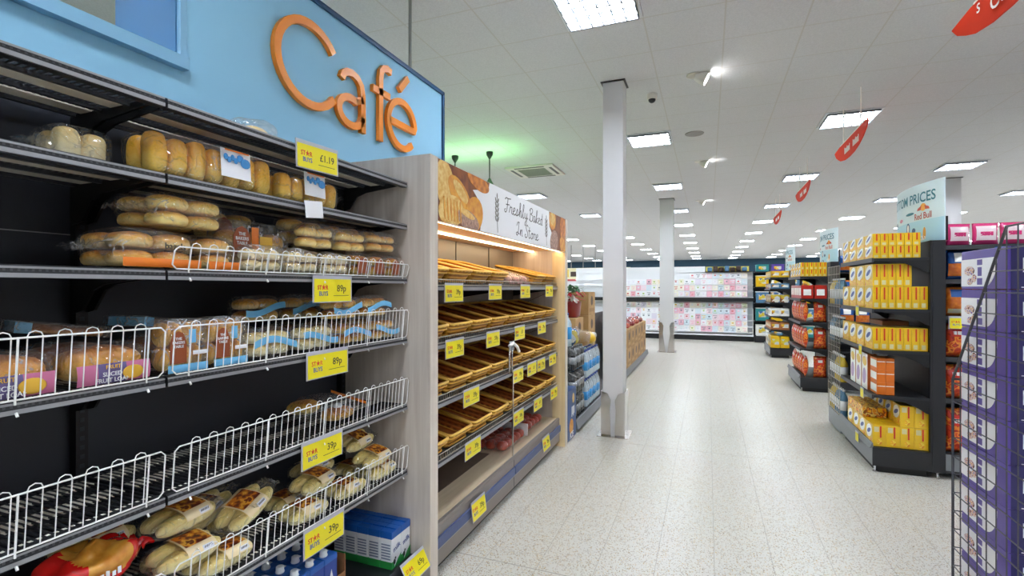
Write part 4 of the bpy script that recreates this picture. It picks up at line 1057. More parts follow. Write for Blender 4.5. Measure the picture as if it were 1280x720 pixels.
# pinkish bagged rolls on the top bakery shelf
mat('pink_print', 'e29aa8', .35); mat('donut_pink', 'efc6c0', .5, var='e6a6a0', vscale=30)
for k, y in enumerate((3.55, 3.72, 3.89)):
    p = empty('doughnut_pack', (-1.58, y, SLZ[0] + .055), f'clear pack of pale pink doughnuts on the top bakery shelf, {ORD[k]} from the near end', 'bagged doughnuts', 'packs of pink doughnuts')
    p.rotation_euler = (0, tlt, 0)
    for i in range(4):
        o = MB().blob((0, 0, 0), (.042, .065, .03), nu=14, nv=8).build('doughnut', 'donut_pink', p, True, world=False); o.location = (-.135 + i * .09, 0, .036)
    MB().blob((0, 0, .037), (.192, .08, .04), 4, 4, 22, 12, .004, 20, k).build('bag', 'film_thick', p, True, world=False)
    MB().box(.19, .193, -.06, .06, .01, .03).build('printed_band', 'pink_print', p, world=False)
# red trays on the deck
mat('red_roll', 'd0401e', .35, var='a82c12', vscale=25)
for k, (y, x) in enumerate(((3.72, -1.56), (4.25, -1.58))):
    p = empty('bread_tray', (x, y, .2715), ('red-brown glazed rolls in a clear tray on the bakery deck next to the front post', 'red-brown glazed rolls in a clear tray on the deck at the far bakery panel')[k], 'bread tray', 'trays of red-brown rolls')
    for i in range(3):
        for j in range(5):
            o = MB().blob((0, 0, 0), (.045, .045, .035), 2.4, nu=12, nv=8, amp=.002, seed=i + j).build('roll', 'red_roll', p, True, world=False); o.location = (-.09 + i * .09, -.18 + j * .09, .04)
    MB().blob((0, 0, .045), (.142, .235, .045), 6, 6, 22, 12, .003).build('tray_lid', 'film', p, True, world=False)
tag(MB().box(-1.66, -1.42, 3.975, 3.99, .272, .37).build('cardboard_divider', 'paper_white'), 'white card divider standing between the two red-brown roll trays', 'card')
# tongs and scoop clipped at the post
p = empty('serving_tongs', (SXF + .02, 3.4, .93), 'white plastic serving tongs hanging at the front of the third bakery shelf', 'tongs')
MB().tube([(SXF + .022, 3.36, 1.10), (SXF + .03, 3.42, 1.115), (SXF + .03, 3.5, 1.08), (SXF + .026, 3.55, 1.04)], .012, 8).build('handle', 'paper_white', p, True)
m_ = MB()
for dy in (0, .05): m_.tube([(SXF + .022, 3.37 + dy, 1.10), (SXF + .024, 3.355 + dy, .99), (SXF + .022, 3.36 + dy, .90)], .007, 6)
m_.build('arm', 'steel', p, True)
MB().box(SXF + .015, SXF + .02, 3.37, 3.47, 1.06, 1.13).build('clip', 'edge_grey', p)
# tickets
GB = 'yellow price tickets on the bakery unit'
for s, ys in enumerate(((2.416, 3.007, 3.604, 4.241), (2.425, 2.969, 3.479, 4.024), (2.64, 3.445, 3.762, 4.007, 4.346), (2.661, 3.453, 3.92, 4.39))):
    for k, y in enumerate(ys):
        price_tag(y, .215,   .092, SLZ[s] + .004, SXF + .018, ('39p', '59p', '\u00a31', '79p', '45p')[k], f'yellow price ticket, {ORD[k]} from the near end of the {SN[s]} bakery shelf edge', GB, small=True)
for k, y in enumerate((2.68, 4.05)):
    price_tag(y, .19, .1, .225, -1.312, '39p', ('yellow price ticket on the bakery base bumper at its near end', 'yellow price ticket on the bakery base bumper near the far panel')[k], GB, tilt=math.radians(8), small=True)
# ================================================================== end caps and gondolas on the right
mat('box_yellow', 'f0c51a', .3, coat=.3, var='e8b716', vscale=10); mat('box_red', 'd8331f', .35); mat('code_cream', 'dccf9c', .4); mat('box_logo', 'f4f3ee', .35); mat('box_navy', '2c4a9a', .35); mat('box_amber', 'e0741c', .4); mat('box_orange', 'c9682a', .45)
mat('box_brown', 'a8683a', .55); mat('box_lilac', 'b79ac4', .4)
patch_mat('wheat_print', ['f7cf1d', 'f2a92a', 'f7d84a', 'e58a20'], 30, .35)
patch_mat('case_print', ['f5c521', 'e9902a', '9a5a2a', 'f3d676', 'f0a530'], 26, .45)
END_X0, END_X1, END_X2 = 1.265, 1.655, 1.75
def end_cap(y0, w, label, zs, hdr=True, top=1.90):
    """end-of-aisle bay facing the main aisle; y0 is its near side"""
    r_ = empty('end_cap_shelving', ((END_X0 + END_X2) / 2, y0 + w / 2, 0), label, 'shelving unit', 'end-of-aisle shelving units')
    MB().box(END_X1, END_X2, y0, y0 + w, .05, top).box(END_X1 + .01, END_X2 - .005, y0 - .004, y0, .06, top - .01).build('back_panel', 'gondola_black', r_)
    for y in (y0 + .015, y0 + w - .015):
        MB().box(END_X1 - .006, END_X1, y - .015, y + .015, .2, top).build('upright', 'bracket_black', r_)
    b_ = MB().box(END_X0, END_X1, y0, y0 + w, .055, .205).build('base', 'gondola_black', r_)
    MB().box(END_X0 - .004, END_X0, y0, y0 + w, .06, .20).build('ticket_rail', 'base_grey', b_)
    MB().prism([(END_X0 - .022, .195), (END_X0 + .004, .205), (END_X0 + .004, .24), (END_X0 - .004, .24)], 'y', y0, y0 + w).build('front_lip', 'base_grey', b_)
    MB().box(END_X0 + .03, END_X1 - .02, y0 + .03, y0 + w - .03, .0, .055).build('kick_plate', 'kick_black', b_)
    for x in (END_X0 + .02, (END_X1 + END_X2) / 2):
        MB().lathe([(.016, 0), (.016, .012), (.008, .014), (.008, .06)], 10, at=(x, y0 + .02, 0)).build('foot', 'chrome', r_)
    for z in zs:
        s_ = MB().box(END_X0 + .01, END_X1, y0 + .004, y0 + w - .004, z - .02, z).build('shelf', 'gondola_black', r_)
        MB().box(END_X0 - .004, END_X0 + .01, y0 + .004, y0 + w - .004, z - .032, z + .004).build('ticket_rail', 'gondola_grey', s_)
        for y in (y0 + .01, y0 + w - .014):
            MB().prism([(END_X0 + .05, z - .024), (END_X0 + .22, z - .045), (END_X1 - .08, z - .085), (END_X1 - .03, z - .12), (END_X1, z - .13), (END_X1, z - .02), (END_X0 + .05, z - .02)], 'y', y - .004, y + .004).build('bracket', 'bracket_black', s_)
    MB().box(END_X2 + .004, END_X2 + .014, y0, y0 + .03, top, top + .19).build('header_post', 'bracket_black', r_)
    MB().box(END_X2 + .004, END_X2 + .014, y0 + w - .03, y0 + w, top, top + .19).build('header_post', 'bracket_black', r_)
    return r_
G1Y, G2Y, G3Y = 4.93, 8.40, 12.24
end_cap(G1Y, 1.05, 'black end-of-aisle shelving unit stocked with yellow boxes, nearest on the right', (1.765, 1.345, 1.005, .635))
end_cap(G2Y, 1.15, 'black end-of-aisle shelving unit stocked with red bags, beyond the yellow one', (1.69, 1.36, 1.016, .625))
end_cap(G3Y, 1.15, 'third black end-of-aisle shelving unit, farthest along the aisle', (1.75, 1.5, 1.2, .9, .6))

# curved price headers
mat('hdr_fill', 'dff0f7', .45); mat('hdr_low', 'b9e2f2', .45); mat('hdr_teal', '2a7f93', .45); mat('hdr_pink', 'd9708c', .45); mat('hdr_gold', 'f0a73a', .45); mat('hdr_red', 'c2473c', .45); mat('hdr_ink', '2b4f78', .45)
def header(yc, w, xa, z0, z1, label, txt, R=1.6):
    """arched sign board bulging towards the aisle; xa = x of its apex"""
    h_ = empty('header_sign', (xa, yc, z0), label, 'sign', 'curved price signs on the end caps')
    hw = w / 2; am = math.asin(hw / R)
    def pt(s, z, e=0):                                     # s runs along -y, as one reads it
        a = s / R
        return Vector((xa + (R + 0) * (1 - math.cos(a)) - e * math.cos(a), yc - R * math.sin(a), z + 0)) if True else None
    n = 24; m_ = MB()
    S_ = [-am * R + 2 * am * R * i / n for i in range(n + 1)]
    zt = z1
    vs = []
    for s in S_: vs += [pt(s, z0), pt(s, zt), pt(s, zt, -.006), pt(s, z0, -.006)]
    fs = []
    for i in range(n):
        for k in range(4): fs.append((i * 4 + k, i * 4 + (k + 1) % 4, i * 4 + 4 + (k + 1) % 4, i * 4 + 4 + k))
    fs += [(0, 1, 2, 3), tuple(n * 4 + k for k in (3, 2, 1, 0))]
    m_.add(vs, fs).build('board', 'hdr_fill', h_)
    def bend(me_v): return [tuple(pt(x, y, .0015 + zz)) for x, y, zz in me_v]
    def printed(name, mb2, mt_):                           # mb2 laid out flat: x along the reading direction, y = height
        mb2.v = [Vector(q) for q in bend([(p.x, p.y, p.z) for p in mb2.v])]; return mb2.build(name, mt_, h_)
    def words_(body, size, cx, cz, mt_, sx=1.0):
        me = text_mesh(body, size, mt_, bold=.012)
        q = MB().add([(v.co.x * sx + cx, v.co.y + cz, .0004) for v in me.vertices], [tuple(p.vertices) for p in me.polygons]); printed('lettering', q, mt_)
    low = MB()
    for i in range(n): low.add([(S_[i] + .001, z0 + .001, 0), (S_[i + 1] + .001, z0 + .001, 0), (S_[i + 1] + .001, z0 + (zt - z0) * .38, 0), (S_[i] + .001, z0 + (zt - z0) * .38, 0)], [(0, 1, 2, 3)])
    printed('printed_panel', low, 'hdr_low')
    words_(txt, .118, -.005, zt - .12, 'hdr_teal', w / 1.0 * .98)
    if 'BOTTOM' in txt:
        words_('Red Bull', .075, hw - .24, zt - .275, 'hdr_red', .95)
        q = MB(); q.add([(p[0], p[1], .0004) for p in ell(hw - .23, zt - .20, .04, .032)], [tuple(range(22))]); printed('printed_sun', q, 'hdr_gold')
        q = MB()
        for s in (-1, 1): q.add([(hw - .23 + s * .02, zt - .185, .001), (hw - .23 + s * .075, zt - .205, .001), (hw - .23 + s * .085, zt - .225, .001), (hw - .23 + s * .03, zt - .222, .001)], [(0, 1, 2, 3)])
        printed('printed_animals', q, 'hdr_red')
    rr = random.Random(int(yc * 10))
    for mt_, cx, cz, a, b in (('hdr_pink', -.12, .27, .05, .016), ('hdr_teal', .08, .235, .08, .012), ('hdr_ink', .05, .36, .035, .05), ('hdr_ink', .15, .385, .03, .022), ('hdr_gold', .30, .42, .02, .05), ('sign_white', -.10, .42, .035, .045), ('sign_white', .27, .46, .05, .02), ('hdr_ink', .06, .47, .06, .02), ('hdr_ink', -.3, .3, .04, .03), ('hdr_pink', -.32, .42, .04, .04)):
        q = MB(); q.add([(p[0], p[1], .0004) for p in ell(cx * w, zt - cz, a, b)], [tuple(range(22))]); printed('printed_logo', q, mt_)
    q = MB(); q.add([(p[0], p[1], .0008) for p in ell(.05 * w, zt - .36, .022, .035)], [tuple(range(22))]); printed('printed_logo', q, 'sign_white')
header(5.46, 1.06, 1.652, 1.902, 2.40, 'large curved pale blue sign lettered BOTTOM PRICES above the nearest yellow boxes', 'BOTTOM PRICES')
header(8.98, 1.10, 1.646, 1.902, 2.40, 'smaller curved pale blue price sign above the red bags', 'BOTTOM PRICES')
header(12.8, 1.10, 1.646, 1.902, 2.42, 'smallest curved pale blue price sign above the farthest end cap', 'BOTTOM PRICES')

# yellow boxes
def ybox(dx, dy, h, kind=0):
    p = empty('snack_box', (0, 0, 0))
    MB().bbox(-dx / 2, dx / 2, -dy / 2, dy / 2, 0, h, .0015).build('carton', 'box_yellow', p, world=False)
    # near end: red stripe and white square code
    s = MB().box(-dx * .06, dx * .14, -dy / 2 - .0006, -dy / 2, h * .42, h * .96) if kind == 0 else MB().box(dx * .04, dx * .16, -dy / 2 - .0006, -dy / 2, h * .42, h * .96)
    s.build('printed_stripe', 'box_red', p, world=False)
    q = MB().box(-dx * .3, dx * .22, -dy / 2 - .0006, -dy / 2, h * .07, h * .27) if kind == 0 else MB().box(-dx * .38, -dx * .02, -dy / 2 - .0006, -dy / 2, h * .68, h * .92)
    q.build('printed_code', 'code_cream', p, world=False)
    if kind == 1: MB().prism(ell(-.0, h * .22, dx * .2, h * .13), 'y', -dy / 2 - .0006, -dy / 2).build('printed_picture', 'wheat_print', p, world=False)
    # aisle face: white oval logo over a print
    MB().box(-dx / 2 - .0006, -dx / 2, -dy * .46, dy * .46, h * .04, h * .34).build('printed_picture', 'wheat_print', p, world=False)
    MB().prism(ell(0, h * .62, dy * .40, h * .30, -20), 'x', -dx / 2 - .0012, -dx / 2).build('logo', 'box_logo', p, world=False)
    MB().prism(ell(0, h * .62, dy * .27, h * .10, -20), 'x', -dx / 2 - .0018, -dx / 2 - .001).build('logo_print', 'box_navy', p, world=False)
    return p
def fill(proto, x0, nx, px, y0, ny, py, z, nz, pz, where, group, pick=None, cat='box'):
    """rows of boxes: only those that show from the aisle (near row, front column, top)"""
    st = [True]
    if not hasattr(fill, 'seen'): fill.seen = set()
    for k in range(nz):
        for i in range(nx):
            for j in range(ny):
                if pick and not pick(i, j, k): continue
                if id(proto) in fill.seen: o = copy_tree(proto)
                else: o = proto; fill.seen.add(id(proto))
                o.location = (x0 + i * px, y0 + j * py, z + k * pz)
                lay = '' if nz == 1 else ('lower ' if k == 0 else 'upper ')
                tag(o, f'yellow box, {lay}{where}, {ORD[i]} from the aisle, {ORD[j]} from the near end', cat, group)
edge = lambda i, j, k: i == 0 or j == 0
A = ybox(.052, .235, .102)
fill(A, 1.303, 6, .0545, 5.09, 4, .25, 1.766, 2, .1035, 'row on top shelf', 'yellow boxes on the top shelf of the end cap', edge)
Bx = ybox(.052, .235, .186)
fill(Bx, 1.303, 7, .0535, 5.09, 4, .25, 1.3465, 1, .188, 'bottom of second shelf', 'yellow boxes on the second shelf of the end cap', edge)
fill(Bx, 1.303, 5, .0535, 5.09, 3, .25, 1.3465 + .1875, 1, .188, 'stacked on second shelf', 'yellow boxes stacked on the second shelf', lambda i, j, k: (i == 0 or j == 0))
fill(Bx, 1.303, 7, .0535, 5.09, 4, .25, 1.0065, 1, .188, 'on third shelf', 'yellow boxes on the third shelf of the end cap', edge)
Cx = ybox(.094, .19, .175, 1)
fill(Cx, 1.322, 4, .095, 5.065, 4, .2, .207, 1, .177, 'standing on base', 'yellow boxes on the base of the end cap', lambda i, j, k: True)
fill(Cx, 1.322 + 2 * .095, 2, .095, 5.065, 4, .2, .207 + .1765, 1, .177, 'second tier over base', 'yellow boxes stacked at the back of the base', None)
p = tag(MB().bbox(1.275, 1.45, 5.25, 5.75, .384, .47, .004).build('display_tray', 'case_print'), 'printed orange and yellow case lying on the base boxes of the end cap', 'case')
tag(MB().bbox(1.41, 1.6, 5.22, 5.6, 1.1955, 1.235, .003).build('display_tray', 'box_brown'), 'flat brown case lying on the third shelf boxes in the shade', 'case')
# amber cartons and tall lilac-white boxes on the fourth shelf
def amber():
    p = empty('juice_box', (0, 0, 0))
    MB().bbox(-.03, .03, -.09, .09, 0, .1, .002).build('carton', 'box_amber', p, world=False)
    MB().box(-.028, .028, -.0906, -.09, .068, .074).build('printed_line', 'box_logo', p, world=False)
    MB().box(-.0306, -.03, -.08, .08, .02, .08).build('printed_panel', 'box_logo', p, world=False)
    return p
am_ = amber(); f_ = True
for i in range(2):
    for k in range(3):
        o = am_ if f_ else copy_tree(am_); f_ = False
        o.location = (1.335 + i * .0615, 5.06, .6365 + k * .101)
        tag(o, f'orange carton on fourth end-cap shelf, {ORD[k]} from bottom, {("at the aisle", "deeper in")[i]}', 'box', 'orange cartons on the fourth end-cap shelf')
def tallbox():
    p = empty('cereal_box', (0, 0, 0))
    MB().bbox(-.035, .035, -.085, .085, 0, .31, .002).build('carton', 'box_orange', p, world=False)
    MB().box(-.036, -.035, -.083, .083, .0, .31).build('printed_front', 'box_logo', p, world=False)
    MB().prism(ell(0, .24, .06, .04, 10), 'x', -.037, -.0355).build('printed_logo', 'box_yellow', p, world=False)
    MB().prism(ell(.01, .11, .05, .07, 10), 'x', -.037, -.0355).build('printed_picture', 'box_lilac', p, world=False)
    return p
tb = tallbox(); f_ = True
for j in range(3):
    o = tb if f_ else copy_tree(tb); f_ = False
    o.location = (1.325, 5.255 + j * .19, .6365); tag(o, f'tall white-fronted cereal box on the fourth end-cap shelf, {ORD[j]} from the near end', 'box', 'tall white-fronted boxes')
for i, (z, y) in enumerate(((1.36, 5.35), (1.02, 5.25), (.65, 5.2), (.235, 5.3))):
    tg = price_tag(0, .09, .075, 0, 0, None, f'small yellow ticket on the {("second", "third", "fourth", "base")[i]} shelf edge of the yellow-box end cap', 'small yellow tickets on the end cap')
    tg.location = (END_X0 - .008 - (.014 if i == 3 else 0), y, z - .01); tg.rotation_euler = (0, 0, PI)
# wire rack fixed past the end cap
wr = empty('wire_rack', (1.27, 6.27, 0), 'tall wire grid rack of bottles between the yellow-box end cap and the red bags', 'wire rack')
m_ = MB()
for k in range(8): m_.tube([(1.262, 6.02 + k * .075, .2), (1.262, 6.02 + k * .075, 1.75)], .003, 5)
for k in range(19): m_.tube([(1.262, 6.02, .22 + k * .085), (1.262, 6.545, .22 + k * .085)], .003, 5)
m_.build('grid_panel', 'wire_zinc', wr)
MB().box(1.265, 1.66, 6.0, 6.54, .03, .2).build('base', 'base_grey', wr); MB().box(1.66, 1.70, 6.0, 6.54, .03, 1.8).build('back_panel', 'gondola_black', wr)
for z in (.55, .95, 1.35): MB().box(1.27, 1.66, 6.0, 6.54, z - .012, z).build('shelf', 'gondola_grey', wr)
mat('bottle_blue', '5a86a8', .25, coat=.5); mat('bottle_yellow', 'd9b93a', .25, coat=.5); mat('bottle_dark', '3a4a55', .25, coat=.5); mat('bottle_white', 'd9dde0', .3)
def bottle(name, r, h, mt_, cap='cap_white', lab='label_white'):
    p = empty(name, (0, 0, 0))
    MB().lathe([(r * .92, 0), (r, .006), (r, h * .66), (r * .8, h * .76), (r * .36, h * .86), (r * .34, h * .93)], 14).build('body', mt_, p, True, world=False)
    MB().lathe([(r * .4, h * .93), (r * .4, h)], 12).build('cap', cap, p, True, world=False)
    MB().lathe([(r * 1.01, h * .22), (r * 1.01, h * .58)], 14).build('label', lab, p, True, world=False)
    return p
bp = [bottle('bottle', .035, .27, m2) for m2 in ('bottle_blue', 'bottle_yellow', 'bottle_dark')]; seen_ = set()
for s, z in enumerate((.2, .55, .95, 1.35)):
    for j in range(7):
        k = (s + (j > 3)) % 3; o = copy_tree(bp[k]) if k in seen_ else bp[k]; seen_.add(k)
        o.location = (1.305, 6.045 + j * .075, z + .001)
        tag(o, f'bottle behind the wire grid, {ORD[j]} from the near end of its {("base", "lowest", "middle", "top")[s]} shelf', 'bottle', 'bottles in the wire rack')

# --- shelving that runs away behind the first end cap, facing the viewpoint
RUN = empty('gondola_run', (3.3, 5.2, 0), 'long black shelving run of crisps and snacks behind the nearest end cap', 'shelving unit')
MB().box(1.755, 5.4, 5.38, 5.42, .05, 1.86).build('back_panel', 'gondola_black', RUN)
MB().box(1.755, 5.4, 4.955, 5.38, .05, .20).build('base', 'gondola_black', RUN); MB().box(1.755, 5.4, 4.95, 4.955, .07, .2).build('ticket_rail', 'base_grey', RUN)
for z in (1.855, 1.585, 1.295, .965, .635):
    s_ = MB().box(1.755, 5.4, 4.97, 5.38, z - .02, z).build('shelf', 'gondola_black', RUN)
    MB().box(1.755, 5.4, 4.958, 4.97, z - .03, z + .004).build('ticket_rail', 'gondola_grey', s_)
def pouch(name, w, d, h, mt_, parts=(), seed=0):
    """pillow bag standing up: crimped seams at top and bottom; faces -y"""
    p = empty(name, (0, 0, 0))
    def P(side):
        def f(u, v):
            a = math.sin(PI * u) ** .5 * math.sin(PI * min(max((v - .06) / .88, 0), 1)) ** .5
            k = noise.noise(Vector((u * 3, v * 4, seed + side))) * .004
            return ((u - .5) * w * (1 - .06 * math.sin(PI * v)), side * (a * d / 2 + k * a), v * h)
        return f
    m_ = MB(); m_.grid(P(-1), 10, 12); m_.grid(P(1), 10, 12)
    m_.build('bag', mt_, p, True, world=False)
    for nm_, mt2, u0, u1, v0, v1 in parts:
        f = P(-1)
        def g(u, v, f=f, u0=u0, u1=u1, v0=v0, v1=v1):
            q = f(u0 + (u1 - u0) * u, v0 + (v1 - v0) * v); return (q[0], q[1] - .0015, q[2])
        MB().grid(g, 6, 6).build(nm_, mt2, p, True, world=False)
    return p
def bagmat(n, c, v=None, s=22): return mat(n, c, .25, coat=.5, var=v, vscale=s)
bagmat('pink_bag', 'd93a78'); bagmat('pale_bag', 'f3dbe0'); bagmat('orange_bag', 'e5842a', 'c9601c', 30); bagmat('red_crisp', 'c23318', 'e0621f', 16); bagmat('blue_bag', '2c5a9c'); bagmat('silver_bag', 'b9bcae', 'd9cf5a', 20)
patch_mat('nacho_print', ['c8321a', 'e0521e', 'f0902e', 'b52a14', 'd8401a'], 20, .28, .5)
def row(proto, n, x0, px, y, z, lab, group, cat='snack bag', rzs=.1, axis='x'):
    for k in range(n):
        if id(proto) in row.seen: o = copy_tree(proto)
        else: o = proto; row.seen.add(id(proto))
        o.location = (x0 + px * k, y, z) if axis == 'x' else (x0, y + px * k, z)
        o.rotation_euler = (rnd.uniform(-.05, .05), 0, rnd.uniform(-rzs, rzs) + (0 if axis == 'x' else -PI / 2))
        tag(o, f'{lab}, {ORD[k]} from the ' + ('end cap' if axis == 'x' else 'near end'), cat, group)
row.seen = set()
pk1 = pouch('popcorn_bag', .17, .07, .175, 'pink_bag', (('label', 'pale_bag', .12, .88, .22, .86), ('print', 'pink_bag', .25, .75, .42, .6)), 1)
row(pk1, 11, 1.86, .172, 5.03, 1.857, 'pink popcorn bag along the top of the snack shelving', 'pink popcorn bags', rzs=.2)
bb = pouch('crisp_bag', .19, .08, .235, 'blue_bag', (('label', 'box_logo', .25, .75, .6, .95), ('window', 'orange_bag', .05, .95, .12, .55)), 3)
row(bb, 10, 1.88, .19, 5.03, 1.587, 'blue-topped orange snack bag on the second snack shelf', 'blue-topped snack bags')
tag(MB().bbox(2.06, 2.62, 4.944, 4.956, 1.755, 1.84, .002).build('shelf_banner', 'blue_bag'), 'blue card banner fixed below the pink popcorn bags', 'banner')
ob = pouch('crisp_bag', .17, .08, .23, 'orange_bag', (('label', 'blue_bag', .2, .8, .66, .92), ('print', 'silver_bag', .1, .9, .1, .25)), 5)
row(ob, 10, 1.86, .175, 5.03, 1.297, 'orange and silver snack bag on the third snack shelf', 'orange snack bags')
nb = pouch('tortilla_bag', .18, .09, .27, 'nacho_print', (('label', 'box_red', .15, .85, .62, .85), ('logo', 'box_logo', .25, .75, .68, .78)), 7)
row(nb, 10, 1.86, .185, 5.03, .967, 'red and orange crisp bag on the fourth snack shelf', 'red crisp bags on the fourth snack shelf')
row(nb, 10, 1.86, .185, 5.03, .637, 'red and orange crisp bag on the fifth snack shelf', 'red crisp bags on the fifth snack shelf')
nb2 = pouch('tortilla_bag', .18, .1, .36, 'nacho_print', (('label', 'box_red', .15, .85, .62, .85), ('logo', 'box_logo', .25, .75, .68, .78)), 9)
row(nb2, 10, 1.86, .185, 5.04, .202, 'tall red crisp bag on the base of the snack shelving', 'tall red crisp bags')
tg = price_tag(0, .18, .085, 0, 0, 'STAR', 'yellow ticket on the snack shelving beside the end cap upright', 'yellow tickets on the snack shelving', small=True); tg.location = (1.87, 4.954, 1.285); tg.rotation_euler = (0, 0, -PI / 2)

# --- second end cap: red bags
cb = pouch('nut_bag', .17, .08, .31, 'nacho_print', (('label', 'box_red', .2, .8, .6, .9), ('logo', 'box_logo', .32, .68, .7, .82)), 11)
mat('jar_red', 'b92a1c', .3, coat=.3)
for s, (z, n2, ln) in enumerate(((1.017, 6, 'third'), (.626, 6, 'fourth'))):
    row(cb, 6, 1.34, .182, 8.52, z, f'red bag at front of {ln} shelf of red-bag end cap', f'red bags at the front of the {ln} shelf', axis='y', rzs=.08)
    for k in range(1):
        o = copy_tree(cb); o.location = (1.53 + k * .17, 8.49, z); o.rotation_euler = (0, 0, rnd.uniform(-.1, .1)); tag(o, f'red and orange bag facing the near side of the {ln} shelf', 'snack bag', 'red bags at the near side')
row(cb, 6, 1.34, .182, 8.52, .207, 'red bag heaped on base of red-bag end cap', 'red bags heaped on the base', axis='y', rzs=.08)
for k in range(1):
    o = copy_tree(cb); o.location = (1.53, 8.49, .207); o.rotation_euler = (0, 0, rnd.uniform(-.1, .1)); tag(o, 'red and orange bag slumped at the near side of the base', 'snack bag', 'red bags at the near side of the base')
def crate(mt_, lab_mt):
    p = empty('biscuit_tin', (0, 0, 0)); MB().bbox(-.08, .08, -.09, .09, 0, .2, .006).build('carton', mt_, p, world=False)
    MB().box(-.0806, -.08, -.07, .07, .05, .16).build('label', lab_mt, p, world=False); MB().box(-.05, .05, -.0906, -.09, .05, .14).build('label', lab_mt, p, world=False); return p
c1 = crate('jar_red', 'box_logo'); f_ = True
for j in range(5):
    for i in range(2 if j == 0 else 1):
        o = c1 if f_ else copy_tree(c1); f_ = False
        o.location = (1.36 + i * .17, 8.52 + j * .19, 1.361); tag(o, f'red carton on the second shelf of the red-bag end cap, ' + ('behind the front one' if i else ORD[j] + ' from near end'), 'box', 'red cartons on the second end cap')
A2 = copy_tree(A)
for k in range(2):
    for j in range(4):
        for i in range(6):
            if i and j: continue
            o = copy_tree(A); o.location = (1.303 + i * .056, 8.56 + j * .25, 1.6915 + k * .1035); tag(o, f'yellow box topping red-bag end cap, {("lower", "upper")[k]} layer, {ORD[i]} from aisle, {ORD[j]} along', 'box', 'yellow boxes on the red-bag end cap')
bpy.data.objects.remove(A2) if not A2.children else [bpy.data.objects.remove(c) for c in list(A2.children)] + [bpy.data.objects.remove(A2)]
R2 = empty('gondola_run', (3.3, 8.7, 0), 'black shelving run of bagged snacks behind the red-bag end cap', 'shelving unit')
MB().box(1.755, 5.4, 8.86, 8.9, .05, 1.86).build('back_panel', 'gondola_black', R2); MB().box(1.755, 5.4, 8.43, 8.86, .05, .2).build('base', 'gondola_black', R2)
for z in (1.75, 1.4, 1.0, .6): MB().box(1.755, 5.4, 8.45, 8.86, z - .02, z).build('shelf', 'gondola_black', R2)
for z, pr_, nm_ in ((1.751, bb, 'blue'), (1.401, ob, 'orange'), (1.001, bb, 'blue')):
    for k in range(5):
        o = copy_tree(pr_); o.location = (1.87 + .19 * k, 8.5, z); o.rotation_euler.z = rnd.uniform(-.1, .1)
        tag(o, f'{nm_} snack bag on the {"top" if z > 1.7 else "second" if z > 1.3 else "third"} shelf behind the red-bag end cap, {ORD[k]} along', 'snack bag', 'snack bags behind the red-bag end cap')
# --- third end cap: mixed packs
patch_mat('mixed_print', ['d9c23a', '4a6fa5', 'e8e4d8', '8c5a3a', 'c7cdd2', 'e0a02a'], 14, .4, kind='vor')
pr3 = []
for nm_, mt_ in (('yellow', 'box_yellow'), ('white', 'box_logo'), ('blue', 'bottle_blue'), ('brown', 'box_brown'), ('mixed print', 'mixed_print')):
    pr3.append((nm_, mt_))
for s, z in enumerate((1.751, 1.501, 1.201, .901, .601, .207)):
    for j in range(4):
        nm_, mt_ = pr3[(s * 2 + (j // 2) * (s % 2)) % 5]
        h_ = (.14, .12, .17, .17, .17, .26)[s]
        p = empty('grocery_pack', (1.37, 12.40 + j * .26, z + .001), f'{nm_} grocery pack, {("top", "second", "third", "fourth", "fifth", "base")[s]} level of farthest end cap, {ORD[j]} along the aisle', 'pack', 'packs on the farthest end cap')
        MB().bbox(-.09, .09, -.12, .12, 0, h_, .008).build('carton', mt_, p, world=False)
        MB().box(-.091, -.09, -.09, .09, h_ * .3, h_ * .75).build('label', 'mixed_print', p, world=False)
        MB().box(-.07, .07, -.121, -.12, h_ * .3, h_ * .75).build('label', 'mixed_print', p, world=False)
        if j == 0:
            o = copy_tree(p); o.location.x += .185; tag(o, f'{nm_} grocery pack deeper on the {("top", "second", "third", "fourth", "fifth", "base")[s]} level of the farthest end cap', 'pack', 'packs on the farthest end cap')
